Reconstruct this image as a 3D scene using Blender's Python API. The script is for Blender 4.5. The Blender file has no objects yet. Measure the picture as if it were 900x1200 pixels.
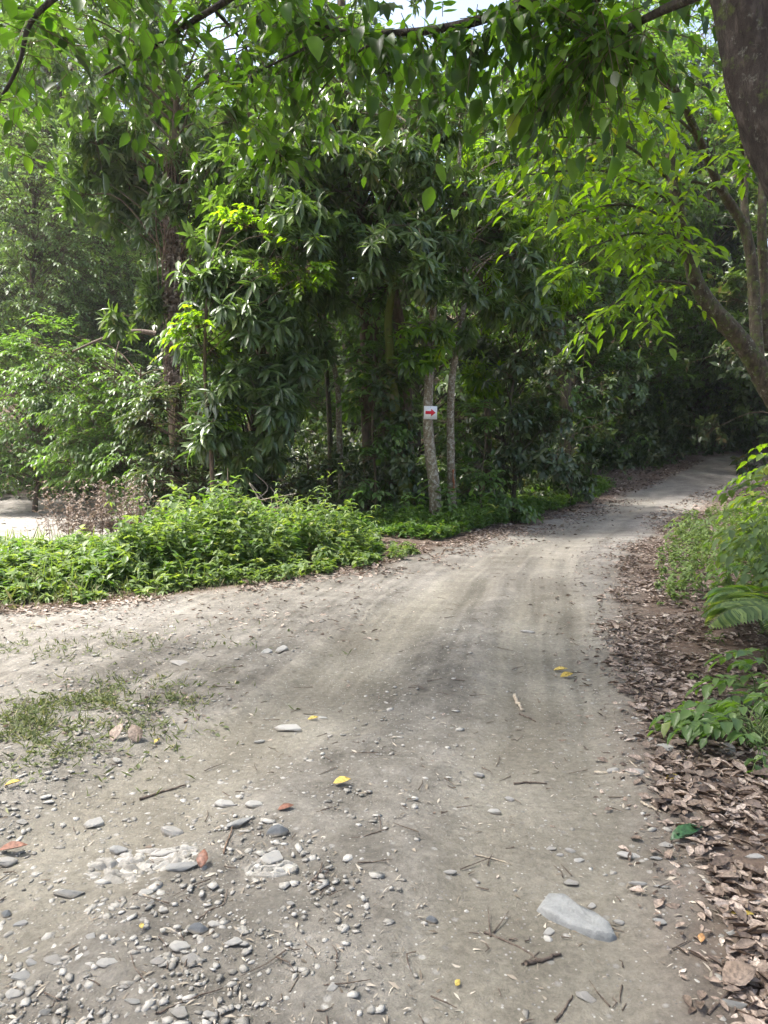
import bpy, math, random
import numpy as np
from mathutils import Vector, Matrix

# ------------------------------------------------------------------ camera, world, sun, exposure
sc = bpy.context.scene
COL = sc.collection
R = math.radians
CAM_H = 1.5
PITCH = math.atan(65 / 867)
cam_d = bpy.data.cameras.new("camera")
cam = bpy.data.objects.new("camera", cam_d)
COL.objects.link(cam)
cam.location = (0, 0, CAM_H)
cam.rotation_euler = (R(90) - PITCH, 0, 0)
cam_d.sensor_fit = 'VERTICAL'
cam_d.sensor_height = 36
cam_d.lens = 26
cam_d.clip_start = 0.05
cam_d.clip_end = 1500
cam_d.dof.use_dof = False
sc.camera = cam

SUN_EL, SUN_AZ = R(64), R(-88)          # azimuth from +Y towards +X
w = bpy.data.worlds.new("World"); sc.world = w; w.use_nodes = True
nt = w.node_tree; nt.nodes.clear()
sky = nt.nodes.new("ShaderNodeTexSky"); sky.sky_type = 'NISHITA'; sky.sun_disc = False
sky.sun_elevation = SUN_EL; sky.sun_rotation = SUN_AZ
sky.air_density = 1.0; sky.dust_density = 6.0; sky.ozone_density = 0.6
bg = nt.nodes.new("ShaderNodeBackground"); bg.inputs[1].default_value = 0.15
wo = nt.nodes.new("ShaderNodeOutputWorld")
nt.links.new(sky.outputs[0], bg.inputs[0]); nt.links.new(bg.outputs[0], wo.inputs[0])
sd = bpy.data.lights.new("sun", 'SUN'); sd.energy = 3.7; sd.angle = R(11); sd.color = (1.0, 0.98, 0.94)
sun = bpy.data.objects.new("sun", sd); COL.objects.link(sun)
sun.rotation_euler = Vector((math.sin(SUN_AZ) * math.cos(SUN_EL), math.cos(SUN_AZ) * math.cos(SUN_EL), math.sin(SUN_EL))).to_track_quat('Z', 'Y').to_euler()
sc.view_settings.view_transform = 'Standard'
sc.view_settings.look = 'None'
sc.view_settings.gamma = 1
sc.view_settings.use_curve_mapping = False
sc.view_settings.exposure = 1.68
sc.cycles.max_bounces = 7
sc.cycles.volume_bounces = 0
sc.cycles.diffuse_bounces = 4
sc.cycles.transmission_bounces = 4
sc.cycles.sample_clamp_indirect = 8
sc.cycles.use_denoising = True

rng = np.random.default_rng(11)
U = rng.uniform

# ------------------------------------------------------------------ maths helpers
def _hash(ix, iy, seed):
    n = (ix.astype(np.int64) * 374761393 + iy.astype(np.int64) * 668265263 + seed * 982451653) & 0xffffffff
    n = ((n ^ (n >> 13)) * 1274126177) & 0xffffffff
    return ((n ^ (n >> 16)) & 0xffff) / 65535.0
def vnoise(x, y, seed=0):
    x = np.asarray(x, float); y = np.asarray(y, float)
    ix = np.floor(x); iy = np.floor(y); fx = x - ix; fy = y - iy
    fx = fx * fx * (3 - 2 * fx); fy = fy * fy * (3 - 2 * fy)
    a = _hash(ix, iy, seed); b = _hash(ix + 1, iy, seed); c = _hash(ix, iy + 1, seed); d = _hash(ix + 1, iy + 1, seed)
    return (a * (1 - fx) + b * fx) * (1 - fy) + (c * (1 - fx) + d * fx) * fy
def fbm(x, y, s, octv=3, seed=0):
    t = 0; a = 1; n = 0
    for k in range(octv):
        t = t + a * (vnoise(np.asarray(x) / s * 2 ** k, np.asarray(y) / s * 2 ** k, seed + k) - .5); n += a; a *= .55
    return t / n * 2          # about -1..1
def sm(t):
    t = np.clip(t, 0, 1); return t * t * (3 - 2 * t)

LY = [-30, 6.4, 6.9, 7.6, 8.4, 10, 12.4, 15.3, 18.5, 24, 30, 34, 37, 40]
LX = [-22, -22, -4.0, -2.9, -1.9, -.1, 1.0, 2.65, 4.5, 8.0, 12.0, 14.8, 24, 60]
RY = [-30, 0, 1.9, 2.8, 4.9, 7.9, 11.3, 17, 24, 29, 32.5, 36]
RX = [.8, .85, .98, 1.22, 1.75, 2.6, 3.9, 6.7, 11.2, 15.4, 27, 60]
def edge_l(y): return np.interp(y, LY, LX)
def edge_r(y): return np.interp(y, RY, RX)
def road_in(x, y):
    """signed metres inside the road (positive inside)"""
    n = 0.16 * fbm(x, y, .9, 3, 5)
    return np.minimum(x - edge_l(y), edge_r(y) - x) * 0.9 + n
LANES = [([1, 2.1, 3.55, 6.05, 9, 12.4, 18, 26], [.3, .41, .78, 1.33, 1.97, 3.0, 5.6, 10.0], .33),
         ([1, 2.5, 4.1, 5.8, 7.9, 11.3, 18, 26], [-1.9, -1.25, -.6, -.13, .64, 1.95, 4.9, 8.6], .36)]
def lane(x, y):
    m = np.zeros_like(np.asarray(x, float))
    for ly, lx, hw in LANES:
        d = np.abs(x - np.interp(y, ly, lx) + .12 * fbm(x, y, .7, 2, 9)) / (hw * (1 + .02 * y))
        m = np.maximum(m, sm(1.5 - d))
    return m
def height(x, y):
    x = np.asarray(x, float); y = np.asarray(y, float)
    yy = np.clip(y - 14, 0, 24)
    h = 0.0037 * yy ** 2 * sm((x + 1) / 7)
    h = h - 0.62 * sm((y - 11) / 5) * sm((-x - 2.5) / 4) * (1 - sm((y - 27) / 4))
    h = h + 0.16 * sm((x - edge_r(y) - .1) / 1.6) + .10 * sm((edge_l(y) - x - .3) / 2) * sm((y - 6) / 2)
    d = np.maximum(y - 40 + .25 * np.abs(x), 0)
    h = h + 20 * (1 - np.exp(-d / 32.0))
    h = h + .05 * fbm(x, y, 2.4, 2, 3) * sm(y / 3)
    ri = sm(road_in(x, y) / .25)
    h = h - .035 * lane(x, y) * ri
    h = h + .012 * fbm(x, y, .22, 3, 21) * (1 - .5 * lane(x, y))
    return h
def px(u, v):
    """ground point seen at pixel (u,v) of the 900x1200 photograph"""
    d = np.array([(u - 450) / 867, math.cos(PITCH) + math.sin(PITCH) * (600 - v) / 867, -math.sin(PITCH) + math.cos(PITCH) * (600 - v) / 867])
    t = 1.2
    while t < 60:
        p = np.array([0, 0, CAM_H]) + d * t
        if p[2] < float(height(p[0], p[1])): break
        t *= 1.004
    return float(p[0]), float(p[1]), float(height(p[0], p[1])), t
def at(u, v, Y):
    """point at distance Y along the view seen at pixel (u,v)"""
    dy = math.cos(PITCH) + math.sin(PITCH) * (600 - v) / 867
    t = Y / dy
    return np.array([(u - 450) / 867 * t, Y, CAM_H + t * (-math.sin(PITCH) + math.cos(PITCH) * (600 - v) / 867)])

# ------------------------------------------------------------------ object helpers
def tag(o, label=None, cat=None, group=None, kind=None):
    if label: o["label"] = label
    if cat: o["category"] = cat
    if group: o["group"] = group
    if kind: o["kind"] = kind
    return o
def thing(name, label, cat, loc=(0, 0, 0), group=None):
    o = bpy.data.objects.new(name, None); COL.objects.link(o); o.location = [float(v) for v in loc]
    o.empty_display_size = .2
    return tag(o, label, cat, group)
def mesh_obj(name, V, F, mat, parent=None, tint=None, smooth=False, world=True):
    """V (n,3) in world space, F (m,k) array or list of arrays; one mesh object"""
    V = np.asarray(V, float)
    if parent is not None and world:
        V = V - np.array(parent.location)
    Fs = F if isinstance(F, list) else [F]
    Fs = [np.asarray(f, np.int64) for f in Fs if len(f)]
    me = bpy.data.meshes.new(name)
    nl = sum(f.size for f in Fs); nf = sum(len(f) for f in Fs)
    me.vertices.add(len(V)); me.vertices.foreach_set("co", V.astype(np.float32).ravel())
    me.loops.add(nl); me.loops.foreach_set("vertex_index", np.concatenate([f.ravel() for f in Fs]).astype(np.int32))
    me.polygons.add(nf)
    tot = np.concatenate([np.full(len(f), f.shape[1], np.int32) for f in Fs])
    st = np.concatenate([[0], np.cumsum(tot)[:-1]]).astype(np.int32)
    me.polygons.foreach_set("loop_start", st)
    if smooth: me.polygons.foreach_set("use_smooth", np.ones(nf, bool))
    me.update(calc_edges=True)
    if tint is not None:
        a = me.attributes.new("tint", 'FLOAT', 'POINT'); a.data.foreach_set("value", np.asarray(tint, np.float32))
    me.materials.append(mat)
    o = bpy.data.objects.new(name, me); COL.objects.link(o)
    if parent is not None: o.parent = parent
    return o

# leaf templates: verts (x across, y along, z up), faces tri + quad
def T_leaf(wd, rows, droop=.2, fold=.12, tip=1.0):
    """rows: list of (y, relative half width); first/last are points"""
    V = [(0, rows[0][0], 0)]; q = []; t = []
    for y, hw in rows[1:-1]:
        z = -droop * y * y
        V += [(-wd * hw, y, z + fold * wd * hw * 2), (0, y, z), (wd * hw, y, z + fold * wd * hw * 2)]
    V.append((0, rows[-1][0], -droop * rows[-1][0] ** 2))
    n = len(rows) - 2
    t += [(0, 2, 1), (0, 3, 2)]
    for k in range(n - 1):
        a = 1 + 3 * k; q += [(a, a + 1, a + 4, a + 3), (a + 1, a + 2, a + 5, a + 4)]
    a = 1 + 3 * (n - 1); e = len(V) - 1
    t += [(a, a + 1, e), (a + 1, a + 2, e)]
    return np.array(V, float), np.array(t), np.array(q).reshape(-1, 4)
T = {
    'lance': T_leaf(.125, [(0, 0), (.28, .85), (.62, 1), (1, 0)], .28, .25),
    'ovate': T_leaf(.26, [(0, 0), (.14, .62), (.38, 1), (.68, .78), (1, 0)], .18, .22),
    'ovalb': T_leaf(.31, [(0, 0), (.12, .55), (.34, 1), (.66, .85), (1, 0)], .5, .35),
    'ovalc': T_leaf(.21, [(0, 0), (.2, .7), (.5, 1), (.78, .6), (1, 0)], -.12, .1),
    'wide': T_leaf(.30, [(0, 0), (.35, 1), (.7, .72), (1, 0)], .2, .25),
    'lite': T_leaf(.22, [(0, 0), (.45, 1), (1, 0)], .2, .25),
    'blade': T_leaf(.035, [(0, 0), (.5, 1), (1, 0)], .35, .1),
    'dry': T_leaf(.25, [(0, 0), (.16, .6), (.4, 1), (.7, .72), (1, 0)], -.16, .34),
}
def unit(v): return v / np.maximum(np.linalg.norm(v, axis=-1, keepdims=True), 1e-9)

class Leaves:
    def __init__(s): s.b = []
    def add(s, kind, P, D, N, L, tint, wd=1.0):
        P = np.asarray(P, float); n = len(P)
        if n == 0: return
        D = unit(D); S = unit(np.cross(D, N)); N2 = np.cross(S, D)
        L = np.broadcast_to(L, (n,)); tint = np.broadcast_to(tint, (n,)); wd = np.broadcast_to(wd, (n,))
        s.b.append((kind, P, D, S, N2, L, tint, wd))
    def build(s, name, mat, parent=None, tw=None, tmat=None):
        VV = []; TT = []; QQ = []; C = []; o = 0; ntw = 0
        if tw is not None and tw.V:
            v_ = np.concatenate(tw.V); f_ = np.concatenate(tw.F); f_ = f_[f_[:, 2] != f_[:, 3]]; VV.append(v_); QQ.append(f_); C.append(np.full(len(v_), .5)); o = len(v_); ntw = len(f_)
        for kind, P, D, S, N, L, tint, wd in s.b:
            tv, tt, tq = T[kind]; k = len(tv); n = len(P)
            Lx = L[:, None, None]
            V = P[:, None, :] + Lx * (tv[None, :, 0:1] * wd[:, None, None] * S[:, None, :] + tv[None, :, 1:2] * D[:, None, :] + tv[None, :, 2:3] * N[:, None, :])
            VV.append(V.reshape(-1, 3)); base = (o + np.arange(n) * k)[:, None, None]
            TT.append((tt[None] + base).reshape(-1, 3))
            if len(tq): QQ.append((tq[None] + base).reshape(-1, 4))
            C.append(np.repeat(tint, k)); o += n * k
        TA = np.concatenate(TT)
        ob = mesh_obj(name, np.concatenate(VV), [TA] + ([np.concatenate(QQ)] if QQ else []), mat, parent, np.concatenate(C), True)
        if ntw:
            ob.data.materials.append(tmat or M['twig']); mi = np.zeros(len(ob.data.polygons), np.int32); mi[len(TA):len(TA) + ntw] = 1
            ob.data.polygons.foreach_set("material_index", mi)
        return ob
    def count(s): return sum(len(b[1]) for b in s.b)

def rosette(Lv, P, AX, k, size, kind='lance', droop=(-.15, .9), tint=None, jit=.25, wd=1.):
    """k leaves around every tip P with axis AX; droop = pull towards the ground"""
    n = len(P)
    P2 = np.repeat(P, k, 0); A = unit(np.repeat(AX, k, 0))
    ref = np.where(np.abs(A[:, 2:3]) > .9, np.array([[1., 0, 0]]), np.array([[0, 0, 1.]]))
    e1 = unit(np.cross(A, ref)); e2 = np.cross(A, e1)
    az = (np.tile(np.arange(k) * 2.399963, n) + np.repeat(U(0, 6.28, n), k))[:, None] + U(-.2, .2, (n * k, 1))
    lean = U(.15, .75, (n * k, 1))
    D = unit(e1 * np.cos(az) + e2 * np.sin(az) + A * lean)
    D = unit(D + np.array([[0, 0, -1.]]) * U(droop[0], droop[1], (n * k, 1)))
    N = A * .8 + np.array([[0, 0, 1.]]) + U(-jit, jit, (n * k, 3))
    P2 = P2 - A * (np.tile(np.arange(k), n)[:, None] * size * .035)
    t = np.repeat(U(0, 1, n) if tint is None else np.broadcast_to(tint, (n,)), k) * .6 + U(0, .4, n * k)
    Lv.add(kind, P2, D, N, size * U(.65, 1.15, n * k), t, wd * U(.8, 1.2, n * k))
def spray(Lv, P, DIR, k, tl, size, kind='ovate', tint=None, sag=.35, wd=1.):
    """twigs from P along DIR of length tl carrying k alternate leaves; returns the twig polylines"""
    n = len(P); DIR = unit(DIR)
    s = np.linspace(.12, 1, k)
    tl = np.broadcast_to(tl, (n,))
    def pt(u): return P[:, None, :] + DIR[:, None, :] * (tl[:, None] * u[None, :])[..., None] + np.array([0, 0, -1.]) * (tl[:, None] * (u ** 2)[None, :] * sag)[..., None]
    Q = pt(s); Tn = unit(pt(s + .01) - Q)
    side = unit(np.cross(DIR, np.array([[0, 0, 1.]])))[:, None, :] * np.where(np.arange(k) % 2, 1., -1.)[None, :, None]
    D = unit(side * U(.7, 1.1, (n, k, 1)) + Tn * U(.5, .9, (n, k, 1)) + U(-.22, .22, (n, k, 3)) + np.array([0, 0, -1.]) * U(0, .5, (n, k, 1)))
    D[:, -1] = unit(Tn[:, -1] + U(-.1, .1, (n, 3)))
    N = np.array([0, 0, 1.]) + U(-.35, .35, (n, k, 3))
    t = (np.repeat(U(0, 1, n) if tint is None else np.broadcast_to(tint, (n,)), k) * .6 + U(0, .4, n * k))
    Lv.add(kind, Q.reshape(-1, 3), D.reshape(-1, 3), N.reshape(-1, 3), size * U(.6, 1.15, n * k), t, wd * U(.85, 1.15, n * k))
    u3 = np.array([0, .5, 1.]); return pt(u3)

class Tubes:
    def __init__(s): s.V = []; s.F = []; s.n = 0
    def add(s, pts, rad, sides=6, lump=0., cap=False):
        pts = np.asarray(pts, float); m = len(pts); rad = np.asarray(rad, float)
        tan = unit(np.gradient(pts, axis=0))
        ref = np.array([0., 0, 1]) if abs(tan[:, 2]).mean() < .85 else np.array([0, 1., 0])
        e1 = unit(np.cross(tan, ref)); e2 = np.cross(tan, e1)
        a = np.arange(sides) / sides * 2 * math.pi
        rr = rad[:, None] * np.ones(sides)[None]
        if lump:
            arc = np.concatenate([[0], np.cumsum(np.linalg.norm(np.diff(pts, axis=0), axis=1))])
            sd_ = s.n % 97
            rr = rr * (1 + lump * fbm(arc[:, None] * 2.2 + 0 * a, np.cos(a)[None] * 1.1 + 3 * np.sin(a)[None] * .5 + 0 * arc[:, None], .8, 3, sd_))
        V = pts[:, None] + rr[..., None] * (np.cos(a)[None, :, None] * e1[:, None] + np.sin(a)[None, :, None] * e2[:, None])
        i = np.arange(m - 1)[:, None] * sides; j = np.arange(sides)[None]; j2 = (j + 1) % sides
        F = np.stack([i + j, i + j2, i + sides + j2, i + sides + j], -1).reshape(-1, 4) + s.n
        s.V.append(V.reshape(-1, 3)); s.F.append(F); s.n += m * sides
        if cap:
            for q, row in ((pts[0], 0), (pts[-1], m - 1)):
                s.V.append(q[None]); c = s.n; s.n += 1
                b = c - (m * sides if row == 0 else m * sides + 1) + row * sides
                k = np.arange(sides); f = np.stack([b + k, b + (k + 1) % sides, np.full(sides, c), np.full(sides, c)], -1)
                s.F.append(f[:, :3] if False else f)
    def add_many(s, Q, r0, r1, sides=3):
        """Q (n,m,3) polylines"""
        n, m, _ = Q.shape
        tan = unit(np.gradient(Q, axis=1)); ref = np.array([.31, .22, .93])
        e1 = unit(np.cross(tan, ref)); e2 = np.cross(tan, e1)
        a = np.arange(sides) / sides * 2 * math.pi
        r = np.linspace(0, 1, m)[None, :] * (r1 - r0) + r0
        V = Q[:, :, None] + r[..., None, None] * (np.cos(a)[None, None, :, None] * e1[:, :, None] + np.sin(a)[None, None, :, None] * e2[:, :, None])
        i = np.arange(n)[:, None, None] * m * sides + np.arange(m - 1)[None, :, None] * sides; j = np.arange(sides)[None, None]; j2 = (j + 1) % sides
        F = np.stack([i + j, i + j2, i + sides + j2, i + sides + j], -1).reshape(-1, 4) + s.n
        s.V.append(V.reshape(-1, 3)); s.F.append(F); s.n += n * m * sides
    def build(s, name, mat, parent=None):
        F = np.concatenate(s.F)
        deg = F[:, 2] == F[:, 3]
        Fs = [F[~deg]] + ([F[deg][:, :3]] if deg.any() else [])
        return mesh_obj(name, np.concatenate(s.V), Fs, mat, parent, None, True)
def curve(pts, n=12):
    """Catmull-Rom through control points"""
    P = np.asarray(pts, float)
    if len(P) == 2: return P[0] + (P[1] - P[0]) * np.linspace(0, 1, n)[:, None]
    E = np.vstack([2 * P[0] - P[1], P, 2 * P[-1] - P[-2]])
    out = []
    for i in range(len(P) - 1):
        t = np.linspace(0, 1, n, endpoint=(i == len(P) - 2))[:, None]
        a, b, c, d = E[i:i + 4]
        out.append(.5 * (2 * b + (c - a) * t + (2 * a - 5 * b + 4 * c - d) * t ** 2 + (-a + 3 * b - 3 * c + d) * t ** 3))
    return np.vstack(out)

# ------------------------------------------------------------------ materials
def newmat(name):
    m = bpy.data.materials.new(name); m.use_nodes = True; t = m.node_tree; t.nodes.clear()
    out = t.nodes.new("ShaderNodeOutputMaterial"); return m, t, out
def N(t, kind, **kw):
    n = t.nodes.new(kind)
    for k, v in kw.items():
        if isinstance(k, str) and k.startswith('i_'): n.inputs[k[2:].replace('_', ' ')].default_value = v
        else: setattr(n, k, v)
    return n
def ramp(t, src, stops, interp='LINEAR'):
    r = t.nodes.new("ShaderNodeValToRGB"); r.color_ramp.interpolation = interp
    e = r.color_ramp.elements
    while len(e) < len(stops): e.new(.5)
    for el, (p, c) in zip(e, stops):
        el.position = p; el.color = (*c, 1) if len(c) == 3 else c
    t.links.new(src, r.inputs[0]); return r.outputs[0]
def leafmat(name, stops, trans=.35, tcol=(1.6, 2.0, .55), rough=.38, spec=.5, spot=False):
    m, t, out = newmat(name)
    at_ = N(t, "ShaderNodeAttribute", attribute_name="tint")
    oi = N(t, "ShaderNodeObjectInfo")
    mt = N(t, "ShaderNodeMath", operation='MULTIPLY_ADD'); mt.inputs[1].default_value = .12; t.links.new(oi.outputs['Random'], mt.inputs[0]); t.links.new(at_.outputs['Fac'], mt.inputs[2])
    mo = N(t, "ShaderNodeMath", operation='SUBTRACT'); mo.inputs[1].default_value = .06; t.links.new(mt.outputs[0], mo.inputs[0])
    c = ramp(t, mo.outputs[0], stops)
    no = N(t, "ShaderNodeTexNoise"); no.inputs['Scale'].default_value = 90 if name.startswith('leaf_fallen') or name.startswith('leaf_dry') else 9; no.inputs['Detail'].default_value = 2
    tc = N(t, "ShaderNodeTexCoord"); t.links.new(tc.outputs['Object'], no.inputs['Vector'])
    hv = N(t, "ShaderNodeHueSaturation"); t.links.new(c, hv.inputs['Color'])
    mr = N(t, "ShaderNodeMapRange"); mr.inputs['From Min'].default_value = .3; mr.inputs['From Max'].default_value = .7; mr.inputs['To Min'].default_value = .45 if no.inputs['Scale'].default_value > 50 else .8; mr.inputs['To Max'].default_value = 1.25
    t.links.new(no.outputs['Fac'], mr.inputs['Value']); t.links.new(mr.outputs[0], hv.inputs['Value'])
    p = N(t, "ShaderNodeBsdfPrincipled"); p.inputs['Roughness'].default_value = rough; p.inputs['Specular IOR Level'].default_value = spec
    t.links.new(hv.outputs[0], p.inputs['Base Color'])
    if trans > 0:
        mx = N(t, "ShaderNodeMix", data_type='RGBA', blend_type='MULTIPLY'); mx.inputs['Factor'].default_value = 1
        mx.clamp_result = False
        t.links.new(hv.outputs[0], mx.inputs['A']); mx.inputs['B'].default_value = (*tcol, 1)
        tr = N(t, "ShaderNodeBsdfTranslucent"); t.links.new(mx.outputs['Result'], tr.inputs[0])
        ms = N(t, "ShaderNodeMixShader"); ms.inputs[0].default_value = trans
        t.links.new(p.outputs[0], ms.inputs[1]); t.links.new(tr.outputs[0], ms.inputs[2]); t.links.new(ms.outputs[0], out.inputs[0])
    else: t.links.new(p.outputs[0], out.inputs[0])
    return m
M = {}
M['mango'] = leafmat("leaf_long_dark", [(0, (.055, .088, .036)), (.55, (.088, .135, .050)), (.9, (.125, .175, .055)), (1, (.18, .17, .06))], .32, (1.8, 2.2, .5), .33, .6)
M['mid'] = leafmat("leaf_mid_green", [(0, (.052, .092, .030)), (.5, (.082, .14, .042)), (.85, (.12, .18, .05)), (1, (.2, .2, .06))], .38, (2.0, 2.4, .5), .4, .45)
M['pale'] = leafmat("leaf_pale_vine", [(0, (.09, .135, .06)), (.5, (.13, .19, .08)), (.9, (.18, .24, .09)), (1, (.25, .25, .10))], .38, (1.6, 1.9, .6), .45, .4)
M['canopy'] = leafmat("leaf_canopy_ovate", [(0, (.025, .05, .012)), (.5, (.055, .11, .018)), (.92, (.10, .17, .024)), (1, (.20, .20, .03))], .44, (2.4, 2.7, .6), .42, .4)
M['bright'] = leafmat("leaf_fresh_yellow_green", [(0, (.05, .10, .018)), (.5, (.09, .165, .022)), (.9, (.14, .22, .028)), (1, (.28, .26, .04))], .6, (2.8, 2.7, .4), .36, .5)
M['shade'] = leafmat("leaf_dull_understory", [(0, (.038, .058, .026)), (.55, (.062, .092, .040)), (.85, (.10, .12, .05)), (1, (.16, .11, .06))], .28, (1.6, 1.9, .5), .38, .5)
M['herb'] = leafmat("leaf_weed_fresh", [(0, (.07, .115, .045)), (.5, (.125, .185, .07)), (.9, (.20, .26, .09)), (1, (.33, .34, .13))], .4, (1.7, 1.8, .5), .5, .35)
M['grass'] = leafmat("grass_short", [(0, (.09, .13, .04)), (.5, (.13, .19, .06)), (.9, (.19, .25, .09)), (1, (.33, .30, .16))], .3, (1.6, 1.8, .6), .55, .3)
M['turf'] = leafmat("grass_thin_olive", [(0, (.075, .09, .04)), (.5, (.11, .135, .055)), (.85, (.17, .18, .09)), (1, (.30, .26, .16))], .25, (1.5, 1.6, .6), .6, .25)
M['litter'] = leafmat("leaf_dry_brown", [(0, (.085, .062, .048)), (.3, (.185, .14, .11)), (.6, (.31, .245, .20)), (.85, (.42, .35, .30)), (1, (.52, .45, .38))], .12, (1.2, 1.0, .8), .6, .35)
M['dryshrub'] = leafmat("leaf_withered", [(0, (.13, .10, .085)), (.6, (.22, .18, .15)), (1, (.32, .27, .22))], .15, (1.2, 1.1, .9), .7, .2)
M['yellow'] = leafmat("leaf_fallen_yellow", [(0, (.42, .31, .07)), (1, (.58, .45, .13))], .15, (1.1, 1.0, .6), .5, .3)
M['orange'] = leafmat("leaf_fallen_orange", [(0, (.36, .19, .08)), (1, (.45, .26, .12))], .15, (1.1, 1.0, .6), .5, .3)
M['fallen_green'] = leafmat("leaf_fallen_green", [(0, (.025, .075, .03)), (1, (.045, .11, .04))], .1, (1.1, 1.2, .6), .45, .4)
M['redleaf'] = leafmat("leaf_fallen_red", [(0, (.17, .08, .055)), (1, (.26, .13, .09))], .1, (1.1, 1.0, .6), .5, .3)
M['palewood_chip'] = leafmat("chips_pale", [(0, (.10, .08, .06)), (.5, (.22, .19, .15)), (1, (.38, .34, .28))], 0, rough=.8, spec=.2)

def bark(name, c1, c2, c3, lich=.0, licol=(.42, .44, .38), scale=6, moss=0., mosscol=(.08, .10, .03)):
    m, t, out = newmat(name)
    tc = N(t, "ShaderNodeTexCoord")
    mp = N(t, "ShaderNodeMapping"); mp.inputs['Scale'].default_value = (1, 1, .35); t.links.new(tc.outputs['Object'], mp.inputs[0])
    n1 = N(t, "ShaderNodeTexNoise"); n1.inputs['Scale'].default_value = scale * 2.5; n1.inputs['Detail'].default_value = 8; n1.inputs['Roughness'].default_value = .65
    t.links.new(mp.outputs[0], n1.inputs['Vector'])
    c = ramp(t, n1.outputs['Fac'], [(.3, c1), (.52, c2), (.72, c3)])
    n2 = N(t, "ShaderNodeTexNoise"); n2.inputs['Scale'].default_value = scale * 1.3; n2.inputs['Detail'].default_value = 6; n2.inputs['Roughness'].default_value = .7
    t.links.new(tc.outputs['Object'], n2.inputs['Vector'])
    if moss:
        f = ramp(t, n2.outputs['Fac'], [(.62 - moss * .3, (0, 0, 0)), (.72 - moss * .3, (1, 1, 1))])
        mx = N(t, "ShaderNodeMix", data_type='RGBA'); t.links.new(f, mx.inputs['Factor']); t.links.new(c, mx.inputs['A']); mx.inputs['B'].default_value = (*mosscol, 1); c = mx.outputs['Result']
    if lich:
        n3 = N(t, "ShaderNodeTexNoise"); n3.inputs['Scale'].default_value = scale * 2.1; n3.inputs['Detail'].default_value = 10; n3.inputs['Roughness'].default_value = .75; n3.inputs['Distortion'].default_value = .15
        t.links.new(tc.outputs['Object'], n3.inputs['Vector'])
        f = ramp(t, n3.outputs['Fac'], [(.58 - lich * .25, (0, 0, 0)), (.68 - lich * .25, (.9, .9, .9))])
        mx = N(t, "ShaderNodeMix", data_type='RGBA'); t.links.new(f, mx.inputs['Factor']); t.links.new(c, mx.inputs['A']); mx.inputs['B'].default_value = (*licol, 1); c = mx.outputs['Result']
    p = N(t, "ShaderNodeBsdfPrincipled"); p.inputs['Roughness'].default_value = .85; p.inputs['Specular IOR Level'].default_value = .25
    t.links.new(c, p.inputs['Base Color'])
    b = N(t, "ShaderNodeBump"); b.inputs['Strength'].default_value = 1.; b.inputs['Distance'].default_value = .05 if name == 'bark_near' else .03
    t.links.new(n1.outputs['Fac'], b.inputs['Height']); t.links.new(b.outputs[0], p.inputs['Normal'])
    t.links.new(p.outputs[0], out.inputs[0]); return m
M['bark'] = bark("bark_brown", (.045, .03, .02), (.10, .07, .05), (.17, .13, .09), 0, moss=.35)
M['bark_dark'] = bark("bark_dark", (.035, .028, .02), (.07, .055, .04), (.12, .10, .07), 0, moss=.3)
M['bark_lichen'] = bark("bark_lichen", (.10, .07, .045), (.19, .15, .10), (.27, .24, .18), .34, (.43, .42, .36), 8, moss=.12)
M['bark_mottled'] = bark("bark_mottled", (.03, .024, .017), (.07, .056, .038), (.13, .107, .075), .08, (.24, .24, .18), 9, moss=.4)
M['bark_moss'] = bark("bark_moss", (.05, .045, .02), (.09, .085, .03), (.13, .12, .05), 0, moss=.9, mosscol=(.10, .12, .025))
M['bark_near'] = bark("bark_near", (.02, .016, .014), (.05, .04, .034), (.12, .10, .085), .04, (.2, .2, .17), scale=8, moss=.2)
M['twig'] = bark("twig_bark", (.06, .045, .03), (.12, .09, .06), (.2, .16, .12), 0)
M['deadvine'] = bark("dead_vine", (.10, .065, .045), (.2, .14, .10), (.32, .24, .18), 0, scale=12)
M['stick'] = bark("stick_bark", (.06, .045, .035), (.13, .10, .08), (.24, .2, .16), 0, scale=14)
M['palestick'] = bark("pale_wood", (.25, .2, .15), (.42, .36, .28), (.6, .53, .43), 0, scale=14)
M['herbstem'] = bark("herb_stem", (.08, .12, .04), (.12, .17, .06), (.17, .2, .09), 0)

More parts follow.
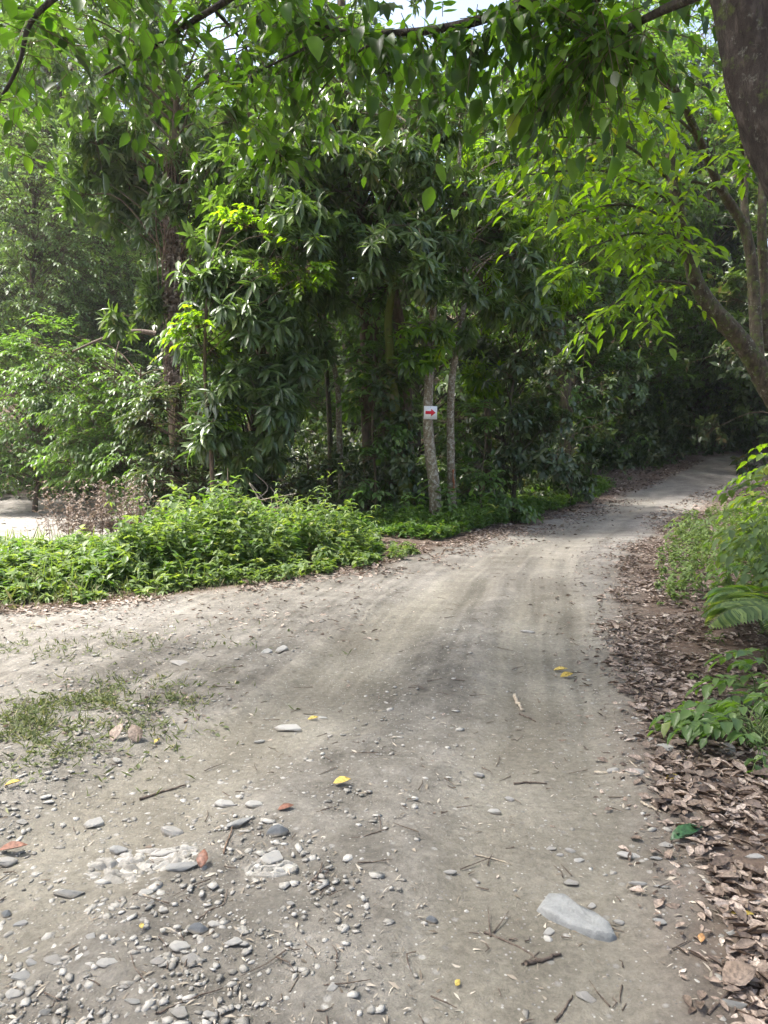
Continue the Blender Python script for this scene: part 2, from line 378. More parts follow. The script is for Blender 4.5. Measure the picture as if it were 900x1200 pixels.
def ground_mat(name, road):
    m, t, out = newmat(name)
    tc = N(t, "ShaderNodeTexCoord"); O = tc.outputs['Object']
    def noise(s, d=6, r=.6, dist=0.):
        n = N(t, "ShaderNodeTexNoise"); n.inputs['Scale'].default_value = s; n.inputs['Detail'].default_value = d; n.inputs['Roughness'].default_value = r; n.inputs['Distortion'].default_value = dist
        t.links.new(O, n.inputs['Vector']); return n.outputs['Fac']
    def mix(f, a, b, bl='MIX'):
        x = N(t, "ShaderNodeMix", data_type='RGBA', blend_type=bl)
        for s, v in (('Factor', f), ('A', a), ('B', b)):
            if isinstance(v, bpy.types.NodeSocket): t.links.new(v, x.inputs[s])
            else: x.inputs[s].default_value = v if s == 'Factor' else (*v, 1)
        return x.outputs['Result']
    def attr(n): return N(t, "ShaderNodeAttribute", attribute_name=n).outputs['Fac']
    ln = attr("lane"); lit = attr("soil"); pal = attr("pale")
    grey = ramp(t, noise(3.2, 8, .65), [(.3, (.125, .115, .098)), (.48, (.18, .167, .144)), (.7, (.258, .241, .212))])
    tan = ramp(t, noise(1.7, 7, .6), [(.3, (.16, .145, .115)), (.5, (.21, .194, .158)), (.7, (.265, .247, .205))])
    c = mix(ln, grey, tan)
    palc = ramp(t, noise(6, 6, .6), [(.3, (.17, .155, .138)), (.7, (.31, .29, .265))])
    c = mix(pal, c, palc)
    soil = ramp(t, noise(5, 6, .7), [(.3, (.075, .052, .038)), (.7, (.17, .125, .098))])
    c = mix(lit, c, soil)
    c = mix(1.0, c, ramp(t, attr('streak'), [(.2, (.68, .68, .67)), (.5, (1, 1, 1)), (.8, (1.26, 1.26, 1.24))]), 'MULTIPLY')
    # fine speckle of grit
    v = N(t, "ShaderNodeTexVoronoi"); v.inputs['Scale'].default_value = 95; t.links.new(O, v.inputs['Vector'])
    v.inputs['Scale'].default_value = 70; vs = N(t, "ShaderNodeSeparateColor"); t.links.new(v.outputs['Color'], vs.inputs[0])
    gate = ramp(t, vs.outputs[0], [(.80, (0, 0, 0)), (.84, (1, 1, 1))]); rad_ = ramp(t, v.outputs['Distance'], [(.22, (1, 1, 1)), (.34, (0, 0, 0))])
    fl = mix(1.0, gate, rad_, 'MULTIPLY'); flc = ramp(t, vs.outputs[1], [(.0, (.14, .13, .12)), (.5, (.30, .29, .27)), (1, (.46, .45, .42))])
    c = mix(fl, c, flc)
    v2 = N(t, "ShaderNodeTexVoronoi"); v2.inputs['Scale'].default_value = 26; v2.inputs['Randomness'].default_value = 1; t.links.new(O, v2.inputs['Vector']); vs2 = N(t, "ShaderNodeSeparateColor"); t.links.new(v2.outputs['Color'], vs2.inputs[0])
    fl2 = mix(1.0, ramp(t, vs2.outputs[0], [(.86, (0, 0, 0)), (.9, (.8, .8, .8))]), ramp(t, v2.outputs['Distance'], [(.2, (1, 1, 1)), (.36, (0, 0, 0))]), 'MULTIPLY')
    c = mix(fl2, c, ramp(t, vs2.outputs[1], [(.0, (.17, .16, .145)), (1, (.38, .37, .345))]))
    damp = ramp(t, noise(.9, 4, .55), [(.35, (.80, .79, .78)), (.6, (1.06, 1.06, 1.06))]); c = mix(1.0, c, damp, 'MULTIPLY')
    fs = ramp(t, noise(30, 8, .8), [(.3, (.6, .59, .58)), (.5, (1, 1, 1)), (.68, (1.4, 1.4, 1.38))])
    c = mix(.85, c, fs, 'MULTIPLY')
    p = N(t, "ShaderNodeBsdfPrincipled"); p.inputs['Roughness'].default_value = .93; p.inputs['Specular IOR Level'].default_value = .2
    t.links.new(c, p.inputs['Base Color'])
    b = N(t, "ShaderNodeBump"); b.inputs['Strength'].default_value = 1.; b.inputs['Distance'].default_value = .022
    ad = N(t, "ShaderNodeMath", operation='SUBTRACT'); t.links.new(noise(19, 12, .78, .3), ad.inputs[0]); 
    mu = N(t, "ShaderNodeMath", operation='MULTIPLY'); mu.inputs[1].default_value = .08; t.links.new(v.outputs['Distance'], mu.inputs[0]); t.links.new(mu.outputs[0], ad.inputs[1])
    t.links.new(ad.outputs[0], b.inputs['Height']); t.links.new(b.outputs[0], p.inputs['Normal'])
    t.links.new(p.outputs[0], out.inputs[0]); return m
M['dirt'] = ground_mat("dirt", True)
def stone_mat(name, a, b, c):
    m, t, out = newmat(name)
    tc = N(t, "ShaderNodeTexCoord"); oi = N(t, "ShaderNodeObjectInfo")
    n = N(t, "ShaderNodeTexNoise"); n.inputs['Scale'].default_value = 42; n.inputs['Detail'].default_value = 12; n.inputs['Roughness'].default_value = .78; n.inputs['Distortion'].default_value = .4
    t.links.new(tc.outputs['Object'], n.inputs['Vector'])
    at_ = N(t, "ShaderNodeAttribute", attribute_name="tint")
    s = N(t, "ShaderNodeMath", operation='MULTIPLY_ADD'); s.inputs[1].default_value = .5; t.links.new((oi if name in ('stone_pale_', ) else at_).outputs[0 if False else 'Fac'], s.inputs[0]); t.links.new(n.outputs['Fac'], s.inputs[2])
    s2 = N(t, "ShaderNodeMath", operation='SUBTRACT'); s2.inputs[1].default_value = .25; t.links.new(s.outputs[0], s2.inputs[0])
    col = ramp(t, s2.outputs[0], [(.2, a), (.5, b), (.8, c)])
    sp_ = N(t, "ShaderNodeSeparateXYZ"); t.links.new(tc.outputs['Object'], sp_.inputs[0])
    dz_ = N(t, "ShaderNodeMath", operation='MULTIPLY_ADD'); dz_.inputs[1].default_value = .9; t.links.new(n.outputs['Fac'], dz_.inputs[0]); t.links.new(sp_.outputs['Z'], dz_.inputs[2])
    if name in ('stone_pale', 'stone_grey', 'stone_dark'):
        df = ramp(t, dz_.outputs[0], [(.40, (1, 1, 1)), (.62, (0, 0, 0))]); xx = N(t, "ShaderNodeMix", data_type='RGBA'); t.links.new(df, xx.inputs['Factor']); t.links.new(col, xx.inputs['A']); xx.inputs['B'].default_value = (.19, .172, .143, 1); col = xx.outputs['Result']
    p = N(t, "ShaderNodeBsdfPrincipled"); p.inputs['Roughness'].default_value = .9; p.inputs['Specular IOR Level'].default_value = .2
    t.links.new(col, p.inputs['Base Color'])
    bp = N(t, "ShaderNodeBump"); bp.inputs['Strength'].default_value = .9; bp.inputs['Distance'].default_value = .010
    t.links.new(n.outputs['Fac'], bp.inputs['Height']); t.links.new(bp.outputs[0], p.inputs['Normal'])
    t.links.new(p.outputs[0], out.inputs[0]); return m
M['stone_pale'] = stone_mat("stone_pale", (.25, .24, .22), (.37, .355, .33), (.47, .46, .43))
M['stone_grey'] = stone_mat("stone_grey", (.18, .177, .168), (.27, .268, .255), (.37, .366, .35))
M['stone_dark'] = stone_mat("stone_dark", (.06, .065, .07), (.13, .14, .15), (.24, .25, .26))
M['gravel'] = stone_mat("gravel_bits", (.17, .16, .14), (.285, .272, .245), (.42, .405, .375))
M['slab'] = stone_mat("slab_stone", (.17, .175, .172), (.25, .255, .25), (.33, .33, .325))

def plain(name, col, rough=.6):
    m, t, out = newmat(name); p = N(t, "ShaderNodeBsdfPrincipled"); p.inputs['Roughness'].default_value = rough
    tc = N(t, "ShaderNodeTexCoord"); n = N(t, "ShaderNodeTexNoise"); n.inputs['Scale'].default_value = 25; n.inputs['Detail'].default_value = 4; t.links.new(tc.outputs['Object'], n.inputs['Vector'])
    c = ramp(t, n.outputs['Fac'], [(.3, tuple(v * .9 for v in col)), (.7, tuple(min(v * 1.05, 1) for v in col))])
    t.links.new(c, p.inputs['Base Color']); t.links.new(p.outputs[0], out.inputs[0]); return m
M['sign_white'] = plain("sign_white", (.78, .78, .80), .4)
M['sign_red'] = plain("sign_red", (.60, .002, .025), .5)
M['resin'] = plain("bark_scar_orange", (.30, .10, .04), .7)
M['flower'] = plain("flower_white", (.8, .8, .75), .6)

# ------------------------------------------------------------------ ground, road, riverbed: one seamless grid
def axis(lo, d0, d1, hi, step, g):
    a = list(np.arange(d0, d1 + 1e-6, step)); s = step
    up = [a[-1]]
    while up[-1] < hi: s *= g; s = min(s, 6); up.append(up[-1] + s)
    s = step; dn = [a[0]]
    while dn[-1] > lo: s *= g; s = min(s, 6); dn.append(dn[-1] - s)
    return np.array(dn[::-1][:-1] + a + up[1:])
xs = axis(-150, -2.6, 2.3, 150, .019, 1.035)
ys = axis(-55, 1.7, 6.0, 200, .019, 1.02)
X, Y = np.meshgrid(xs, ys)
Z = height(X, Y)
near = sm((9 - Y) / 4) * sm((6 - np.abs(X)) / 3)
# knobbly stony relief on the stretch in front of the camera
ri = sm(road_in(X, Y) / .3)
stony = np.clip(fbm(X, Y, .8, 2, 41) * .5 + .45 + .5 * sm((-X + .0) / 1.2) - .55 * lane(X, Y), 0, 1) * ri
cell = np.maximum(0, vnoise(X / .055, Y / .055, 77) - .55) ** 1.0 * vnoise(X / .3, Y / .3, 78)
Z = Z + near * stony * (.028 * cell + .004 * fbm(X, Y, .05, 2, 55)) + near * .008 * fbm(X + .02 * fbm(X, Y, .03, 2, 8), Y, .085, 4, 91) * (1 - .6 * lane(X, Y)) + sm((16 - Y) / 6) * .03 * (np.abs(fbm(X, Y, .38, 3, 93)) - .3) * (1 - .7 * lane(X, Y)) * ri
lanev = lane(X, Y) * .9 * sm((30 - Y) / 10)
acr = X - np.interp(Y, LANES[0][0], LANES[0][1])
stk = (fbm(acr + .05 * fbm(X, Y, 1.5, 2, 7), Y * .035, .06, 3, 151) * .6 + fbm(acr, Y * .05, .2, 2, 153) * .5) * sm((Y - 2.6) / 2.5)
Z = Z + .008 * stk * ri * sm((14 - Y) / 6)
inr = road_in(X, Y)
soil = 1 - sm((inr + .25) / .6)
river = sm((-X - 4.5 - .0 * Y) / 1.2) * sm((Y - 13.5) / 1.5) * (1 - sm((Y - 29) / 1.5)) * (1 - sm((-X - 40) / 6))
soil = soil * (1 - river)
palev = np.clip(river + .85 * sm((-X - .8 - .0 * Y) / 2.2) * sm((Y - 4.6) / 1.2) * ri * (.55 + .5 * fbm(X, Y, 1.1, 3, 61)) + .6 * sm((Y - 6.5) / 4) * ri * (.5 + .5 * fbm(X, Y, 2.1, 3, 62)), 0, 1)
nx, ny = len(xs), len(ys)
idx = np.arange(nx * ny).reshape(ny, nx)
F = np.stack([idx[:-1, :-1], idx[:-1, 1:], idx[1:, 1:], idx[1:, :-1]], -1).reshape(-1, 4)
fc = lambda A: ((A[:-1, :-1] + A[1:, 1:]) / 2).ravel()
is_road = fc(inr) > 0
is_river = (fc(river) > .5) & ~is_road
Vg = np.stack([X, Y, Z], -1).reshape(-1, 3)
def sub_ground(name, mask, kind='structure'):
    f = F[mask]; used = np.unique(f); mp = np.full(nx * ny, -1); mp[used] = np.arange(len(used))
    o = mesh_obj(name, Vg[used], mp[f], M['dirt'], smooth=True)
    for nm, A in (("lane", lanev), ("soil", soil), ("pale", palev), ("streak", stk * ri * .5 + .5)):
        a = o.data.attributes.new(nm, 'FLOAT', 'POINT'); a.data.foreach_set("value", A.ravel()[used].astype(np.float32))
    o["kind"] = kind; return o
sub_ground("road", is_road)
sub_ground("riverbed", is_river)
sub_ground("ground", ~is_road & ~is_river)
gz = lambda x, y: height(x, y)
zmin, zmax = float(Z.min()) - 1.2, 48.0
def haze():
    m = bpy.data.materials.new("air"); m.use_nodes = True; t = m.node_tree; t.nodes.clear()
    out = t.nodes.new("ShaderNodeOutputMaterial"); v = t.nodes.new("ShaderNodeVolumePrincipled")
    v.inputs['Color'].default_value = (.92, .96, 1, 1); v.inputs['Density'].default_value = HAZE; v.inputs['Anisotropy'].default_value = .35
    t.links.new(v.outputs[0], out.inputs['Volume'])
    V = np.array([(x, y, z) for x in (-165, 165) for y in (-70, 225) for z in (zmin, zmax)], float)
    o = mesh_obj("haze", V, np.array([(0, 1, 3, 2), (4, 6, 7, 5), (0, 4, 5, 1), (2, 3, 7, 6), (0, 2, 6, 4), (1, 5, 7, 3)]), m)
    tag(o, "thin bright haze hanging in the forest air", "haze", kind='stuff')
HAZE = .00045
haze()

# ------------------------------------------------------------------ trees
def crown_points(c, r, n, clumps=None, shell=.55, hollow=True):
    """clumpy points in an ellipsoid c, radii r; returns points and outward axes"""
    c = np.array(c, float); r = np.array(r, float)
    k = clumps or max(4, n // 14)
    d = unit(rng.normal(size=(k, 3))); rad = U(shell, 1, (k, 1)) ** .6
    cc = d * rad
    own = rng.integers(0, k, n)
    p = cc[own] + rng.normal(size=(n, 3)) * .17 * np.array([1, 1, .8])
    P = c + p * r
    A = unit(unit(p * r) * .8 + rng.normal(size=(n, 3)) * .35 + np.array([0, 0, .35]))
    return P, A, c + cc * r * .8, own
def limbs_to(tb, trunk, targets, r_limb, start=.45, sides=6):
    """curved limbs from the upper trunk to every target; returns polylines"""
    out = []
    m = len(trunk)
    lo = int(m * start)
    for tg in targets:
        seg = trunk[lo:]
        dz = tg[2] - seg[:, 2]; hd = np.linalg.norm(seg[:, :2] - tg[:2], axis=1)
        cost = np.linalg.norm(seg - tg, axis=1) + 1.2 * np.maximum(0, .6 * hd - dz) + U(0, .6, len(seg))
        j = int(np.argmin(cost)); p0 = seg[j]
        mid = (p0 + tg) / 2 + np.array([0, 0, .12 * np.linalg.norm(tg - p0)]) + rng.normal(size=3) * .07 * np.linalg.norm(tg - p0)
        q = curve([p0, mid, tg], 5)
        tb.add(q, np.linspace(r_limb, r_limb * .3, len(q)), sides, .1)
        out.append(q)
    return out
def tree(name, label, trunk_pts, r0, r1, crowns, leaf='mango', style='ros', size=.3, k=10, kind='lance', barkm='bark', group=None, cat="tree", start=.4,
         droop=(-.1, 1.0), tl=.5, wd=1., shell=.5, rl=.035, lump=.14, twig=.006, extra=None, flare=1.35):
    tp = curve(trunk_pts, 8)
    x0, y0 = tp[0][:2]
    root = thing(name, label, cat, (x0, y0, float(gz(x0, y0))), group)
    tb = Tubes(); m = len(tp); u = np.linspace(0, 1, m)
    rad = r0 + (r1 - r0) * u; rad = rad * (1 + (flare - 1) * np.exp(-u * m / 2.2))
    tb.add(tp, rad, 14, lump)
    Lv = Leaves(); bt = Tubes(); anyb = False
    for (c, r, n) in crowns:
        P, A, tg, own = crown_points(c, r, n, shell=shell)
        q = limbs_to(tb, tp, tg, rl, start)
        # twigs from the clump centre to each tip
        C0 = tg[own]; mid = (C0 + P) / 2 + rng.normal(size=P.shape) * .06
        bt.add_many(np.stack([C0, mid, P], 1), twig * 1.6, twig, 3)
        if style == 'ros': rosette(Lv, P, A, k, size, kind, droop, wd=wd)
        else:
            D = A * np.array([1, 1, .4]); Q = spray(Lv, P, D, k, tl * U(.6, 1.2, n), size, kind, sag=U(.1, .6), wd=wd)
            bt.add_many(Q, twig, twig * .4, 3)
    if extra: extra(Lv, bt, tb)
    tb.build("trunk", M[barkm], root)
    Lv.build("crown", M[leaf], root, bt)
    return root
def copy_tree(o, loc, rz, s, label, group=None):
    r = o.copy(); COL.objects.link(r); r.location = [float(v) for v in loc]; r.rotation_euler = (0, 0, rz); r.scale = (s, s, s)
    r["label"] = label
    if group: r["group"] = group
    for ch in list(o.children):
        c = ch.copy(); COL.objects.link(c); c.parent = r
    return r
def ground_at(u, Y): x = (u - 450) / 867 * Y * 1.003; return x, Y, float(gz(x, Y))
def trunk_px(pts, Y):
    """trunk control points from (u, v[, dY]) ; the first one is put on the ground"""
    out = []
    for i, p in enumerate(pts):
        q = at(p[0], p[1], Y + (p[2] if len(p) > 2 else 0))
        if i == 0: q[2] = float(gz(q[0], q[1])) - .05
        out.append(q)
    return out
def C(u, v, Y, rx, ry, rz, n): return (at(u, v, Y), (rx, ry, rz), n)

# --- the pair of pale slim trees by the road, one with the arrow sign
YS = 15.6
tree("tree", "slim pale lichen-blotched tree that carries the arrow sign", trunk_px([(511, 617), (509, 575), (503, 520), (502, 470), (504, 420, .2), (508, 340, .4), (500, 240, .6), (490, 120, .8)], YS), .14, .045,
     [C(500, 405, YS - .5, .55, .4, .5, 26), C(455, 330, YS - .3, .8, .7, .7, 50), C(470, 235, YS + .2, 1.9, 1.6, 1.5, 230), C(440, 120, YS + 1, 1.5, 1.6, 1.4, 150)], 'mango', size=.33, barkm='bark_lichen', start=.5, rl=.022, flare=1.25)
tree("tree", "slim mottled tree just behind the sign tree, bending towards its top", trunk_px([(531, 613), (529, 560), (528, 500), (530, 440), (539, 390), (545, 330, .3), (538, 230, .6), (540, 130, .8)], YS + .7), .10, .04,
     [C(552, 340, YS + .2, .9, .8, .9, 70), C(565, 260, YS + .8, 1.5, 1.2, 1.2, 150), C(600, 190, YS + 1.2, 1.5, 1.5, 1.1, 160)], 'mango', size=.3, barkm='bark_lichen', start=.55, rl=.02, flare=1.15)
# sign
sg = at(504.5, 483.5, YS - .135)
s_root = thing("arrow_sign", "white square sign with a red arrow pointing along the road, on a tree trunk", "sign", sg)
def box(cx, cy, cz, sx, sy, sz):
    v = np.array([(x, y, z) for x in (-.5, .5) for y in (-.5, .5) for z in (-.5, .5)]) * [sx, sy, sz] + [cx, cy, cz]
    f = np.array([(0, 1, 3, 2), (4, 6, 7, 5), (0, 4, 5, 1), (2, 3, 7, 6), (0, 2, 6, 4), (1, 5, 7, 3)]); return v, f
v, f = box(sg[0], sg[1], sg[2], .275, .012, .27); o = mesh_obj("board", v, f, M['sign_white'], s_root)
av = np.array([(-.105, -.032), (.012, -.032), (.012, -.078), (.108, 0), (.012, .078), (.012, .032), (-.105, .032)])
V3 = np.vstack([np.stack([av[:, 0] + sg[0], np.full(7, sg[1] - .0095), av[:, 1] + sg[2]], -1), np.stack([av[:, 0] + sg[0], np.full(7, sg[1] - .0062), av[:, 1] + sg[2]], -1)])
arr = mesh_obj("arrow", V3, [np.array([[0, 1, 5, 6]]), np.array([[2, 3, 4], [1, 2, 5], [2, 4, 5]]), np.array([[i, i + 7, (i + 1) % 7 + 7, (i + 1) % 7] for i in range(7)])], M['sign_red'], s_root)
nl = Tubes()
for sx, sz in ((0, .115),): nl.add([(sg[0] + sx, sg[1] - .012, sg[2] + sz), (sg[0] + sx, sg[1] + .01, sg[2] + sz)], [.006, .004], 8, cap=True)
nl.build("nail", M['stone_dark'], s_root)
s_root.rotation_euler = (0, R(1.5), R(2))
# resin scar on the second trunk
sc_p = curve([at(531, 576, YS + .57), at(532, 568, YS + .57), at(531, 560, YS + .58), at(531, 550, YS + .59)], 5)
tb = Tubes(); tb.add(sc_p, .018 * (1 + .5 * np.sin(np.arange(len(sc_p)))), 7, .5, cap=True)
tr2 = [o for o in COL.objects if o.name == "tree.001"][0]
tb.build("bark_scar", M['resin'], tr2)

# --- mossy stump with climbers
def climbers(c0, c1, rad, n, mat, size):
    def f(Lv, bt, tb):
        u = U(0, 1, n); a = U(0, 6.28, n)
        P = c0 + (c1 - c0) * u[:, None] + np.stack([np.cos(a), np.sin(a), 0 * a], -1) * rad * U(.5, 1.3, (n, 1))
        A = np.stack([np.cos(a), np.sin(a), .2 + 0 * a], -1)
        rosette(Lv, P, A, 4, size, 'wide', (0, 1.1))
    return f
tree("mossy_trunk", "mossy green leaning trunk wrapped in climbing leaves, beside the sign tree", trunk_px([(475, 618), (474, 575), (468, 530), (462, 470), (455, 380), (462, 330)], YS + .5), .17, .07,
     [C(462, 470, YS + .3, .7, .5, .9, 50), C(458, 520, YS, .55, .45, .9, 60)], 'shade', size=.2, k=6, kind='wide', barkm='bark_moss', start=.3, rl=.015, cat="tree trunk",
     extra=climbers(at(474, 600, YS + .3), at(455, 430, YS + .4), .35, 90, 'shade', .18))

# --- the dense long-leaved tree left of centre
tree("tree", "dense dark tree whose silvery long leaves droop almost to the weeds", trunk_px([(300, 600, 1), (296, 520, 1), (305, 420, 1), (312, 320, 1), (300, 200, 1), (290, 110, 1)], 16), .16, .05,
     [C(310, 300, 15.2, 1.6, 1.3, 1.5, 240), C(290, 390, 15.2, 1.35, 1.2, 1.3, 240), C(290, 480, 15.5, 1.2, 1.2, 1.3, 240), C(340, 220, 16.4, 1.7, 1.6, 1.5, 200), C(350, 390, 15.6, .8, .9, 1.2, 90)], 'mango', size=.36, k=11, start=.15, rl=.03)
# left long-leaved tree with the vine-hung trunk
tree("tree", "tall tree with its trunk hidden under brown hanging vines and rosettes of grey green leaves", trunk_px([(208, 585), (206, 500), (203, 400), (204, 300), (203, 200), (207, 110), (200, 0)], 18), .17, .06,
     [C(150, 215, 17.5, 1.5, 1.4, 1.5, 190), C(215, 150, 17.8, 2.0, 1.6, 1.3, 170), C(250, 230, 17, 1.2, 1.1, 1.2, 90), C(150, 330, 18, .9, 1.0, 1.2, 60), C(120, 60, 18.5, 2.4, 2., 1.6, 150), C(260, 60, 18.5, 2.4, 2., 1.6, 150)], 'mango', size=.36, k=11, start=.35, rl=.035)
vt = Tubes()
for i in range(46):
    a = U(0, 6.28); rr = U(.12, .34); top = at(204 + U(-8, 8), U(150, 330), 17.85); L = U(1.5, 4.6)
    p = np.array(top) + [math.cos(a) * rr, math.sin(a) * rr * .6 - .1, 0]
    pts = curve([p + [U(-.08, .08), U(-.05, .05), -L * q] for q in (0, .3, .6, 1)], 4); vt.add(pts, np.full(len(pts), U(.006, .014)), 4)
o = vt.build("vine_tangle", M['deadvine'], [o for o in COL.objects if o.name == "tree.003"][0])
vl = Leaves(); n = 650; P = np.stack([at(204 + U(-10, 12), U(240, 450), 17.7 + U(-.2, .25)) for _ in range(n)])
rosette(vl, P, rng.normal(size=(n, 3)) * [1, 1, .3] + [0, -.3, -.2], 3, .13, 'dry', (.3, 1.6))
vl.build("dead_leaves", M['dryshrub'], o.parent)

# --- centre trees with brown trunks deep in the forest
tree("tree", "stout brown trunk rising deep in the shade behind the mossy trunk", trunk_px([(436, 600), (433, 520), (430, 430), (428, 320), (425, 220), (405, 120), (400, 0)], 18.5), .2, .1,
     [C(400, 330, 17.4, .9, .8, .8, 50), C(440, 200, 18.5, 2.2, 1.6, 1.5, 160), C(400, 90, 19, 2.6, 2.2, 1.8, 200), C(400, 10, 19.5, 2.2, 2.4, 1.8, 130)], 'mango', size=.32, k=9, start=.5, rl=.035)
tree("tree", "tree with a thick bare limb slanting across the upper leaves behind the sign tree", trunk_px([(478, 600, 1), (476, 480, 1), (466, 370), (446, 300), (425, 262), (405, 215), (392, 130)], 16.8), .16, .08,
     [C(470, 300, 15.2, 1.0, .8, .9, 90), C(600, 340, 17, 1.1, .9, .9, 90), C(440, 150, 15.4, 1.8, 1.3, 1.5, 190), C(400, 200, 16.2, 1.4, 1.2, 1.1, 80)], 'mango', size=.34, k=10, start=.55, rl=.03, barkm='bark')
tree("tree", "thin pale curving trunk in the dark gap under the drooping leaves", trunk_px([(402, 610), (398, 520), (396, 460), (388, 410), (378, 350), (380, 250)], 17), .075, .04,
     [C(385, 270, 17.2, 1.2, 1.2, 1.4, 60)], 'mango', size=.3, k=9, barkm='bark_lichen', start=.7, rl=.02)
tree("tree", "thin straight grey trunk beside the curving one in the dark gap", trunk_px([(385, 605), (387, 520), (382, 430), (372, 350), (368, 250)], 18), .07, .04,
     [C(370, 270, 18.2, 1.2, 1.2, 1.2, 50)], 'mango', size=.3, k=9, barkm='bark_mottled', start=.7, rl=.02)

# --- dull shrubs and trees on the far side of the road, in shade
tree("shrub", "tall dull shrub with hanging brownish leaves right of the paired pale trees", trunk_px([(600, 597), (604, 540), (598, 470), (610, 410)], 18.5), .06, .03,
     [C(600, 470, 18.6, 1.3, 1.2, 1.5, 190), C(630, 520, 18.2, 1.0, .9, 1.1, 130), C(585, 540, 18.4, .7, .8, .9, 70), C(600, 395, 19, 1.5, 1.3, 1.0, 120)], 'shade', size=.24, k=7, kind='lance', wd=1.6, start=.1, rl=.02, cat="shrub", barkm='bark_dark')
tree("shrub", "dark leafy shrub beside the bend of the climbing road", trunk_px([(668, 590), (670, 530), (665, 470)], 20.5), .05, .03,
     [C(665, 480, 20.5, 1.4, 1.2, 1.5, 170), C(655, 560, 20.5, 1.0, .9, .7, 80)], 'shade', size=.22, k=7, wd=1.6, start=.1, rl=.018, cat="shrub", barkm='bark_dark')
tree("tree", "dark trunk wrapped in ivy where the road starts to climb", trunk_px([(667, 585), (664, 480), (655, 380), (648, 280), (655, 160), (660, 50)], 23), .24, .1,
     [C(640, 330, 23, 2.2, 1.8, 1.8, 190), C(660, 200, 23.5, 2.8, 2.2, 2.0, 230), C(640, 110, 24, 2.2, 2.2, 1.6, 150), C(700, 80, 24, 2.8, 2.2, 1.8, 190)], 'mid', 'spray', size=.24, k=8, kind='lite', start=.4, tl=.7,
     barkm='bark_dark', extra=climbers(at(667, 570, 22.9), at(650, 330, 22.9), .42, 160, 'mid', .16))
tree("tree", "dark trunk with stubby side branches behind the top of the road", trunk_px([(742, 540), (744, 480), (738, 400), (748, 300), (740, 180), (750, 60)], 35), .3, .14,
     [C(740, 330, 34, 3.2, 2.6, 2.4, 300), C(760, 190, 35, 4, 3, 2.8, 300), C(690, 250, 35, 3., 2., 2.4, 200), C(760, 60, 35, 4, 3, 2.8, 300), C(720, 420, 34, 2, 1.6, 1.4, 120)], 'mid', 'spray', size=.26, k=8, kind='lite', start=.4, tl=.8, barkm='bark_dark')
tree("tree", "grey green feathery tree above the crest of the road", trunk_px([(850, 530), (852, 470), (846, 400), (850, 300), (845, 150)], 41), .25, .1,
     [C(835, 440, 38, 3.0, 2.2, 1.8, 380), C(790, 410, 39, 3, 2.4, 2.2, 260), C(880, 350, 40, 4, 3, 3, 320), C(830, 200, 41, 4.6, 3.4, 3.2, 340)], 'mid', 'spray', size=.26, k=9, kind='lite', start=.2, tl=.8, barkm='bark_dark')

# --- left side: vine-draped trees on the far bank and bushes at the river edge
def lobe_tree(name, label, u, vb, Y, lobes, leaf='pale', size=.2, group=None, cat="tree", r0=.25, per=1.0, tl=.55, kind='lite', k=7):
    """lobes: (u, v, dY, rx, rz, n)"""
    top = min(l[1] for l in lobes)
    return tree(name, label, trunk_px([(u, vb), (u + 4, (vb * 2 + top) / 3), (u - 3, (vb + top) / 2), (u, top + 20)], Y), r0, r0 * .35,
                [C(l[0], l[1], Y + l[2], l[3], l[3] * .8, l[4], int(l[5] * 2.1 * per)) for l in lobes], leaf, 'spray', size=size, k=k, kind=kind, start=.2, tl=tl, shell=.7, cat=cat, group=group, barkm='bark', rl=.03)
g_bank = "vine-draped trees on the far bank"
lobe_tree("tree", "pale vine-draped tree at the edge of the clearing, tallest on the far bank", 40, 590, 33,
          [(30, 330, -1, 3.2, 3.2, 420), (60, 250, 0, 3.4, 2.6, 380), (10, 210, 0, 3, 3, 300), (-30, 400, -1, 3, 3, 250), (70, 420, -1, 2.4, 2.2, 260)], size=.22, group=g_bank)
lobe_tree("tree", "pale vine-draped tree with a bare grey twig patch half way up", 120, 590, 35,
          [(120, 280, 0, 3.4, 3, 400), (110, 400, -1, 2.8, 2.4, 330), (150, 480, -2, 2.8, 2.4, 330), (170, 380, 0, 3, 2.6, 300)], size=.22, group=g_bank)
lobe_tree("tree", "tall hazy green tree showing above the vine-draped ones", 60, 560, 42,
          [(30, 120, 0, 5, 4, 420), (120, 130, 0, 5, 4.4, 420), (90, 30, 0, 5.4, 4, 350), (30, 60, 0, 5, 4, 350), (170, 250, 0, 4, 4, 250)], size=.3, tl=.8)
lobe_tree("bush", "dark leafy bush overhanging the pale gravel clearing", 40, 592, 27,
          [(20, 480, 0, 2.4, 1.5, 260), (60, 530, 0, 2.2, 1.0, 220), (90, 450, 0, 2, 1.5, 220), (-20, 520, 0, 2, 1.5, 100)], 'mid', size=.22, cat="bush", r0=.08)
lobe_tree("bush", "mixed green bush with yellowish tips in front of the dead-vine trunk", 165, 595, 22,
          [(130, 500, 0, 1.5, 1.2, 260), (180, 540, -.5, 1.5, 1.0, 280), (175, 460, 0, 1.5, 1.2, 240), (230, 520, 0, 1.4, 1.4, 240), (100, 535, 0, 1.2, .7, 160), (60, 410, 0, 1., .8, 90)], 'mid', size=.2, cat="bush", r0=.07, tl=.45)
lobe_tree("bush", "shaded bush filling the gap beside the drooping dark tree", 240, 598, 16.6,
          [(225, 560, 0, .9, .7, 150), (205, 500, 0, .8, .8, 110), (265, 575, 0, .9, .5, 100), (190, 570, 0, .7, .5, 70)], 'shade', size=.18, cat="bush", r0=.05, tl=.4)
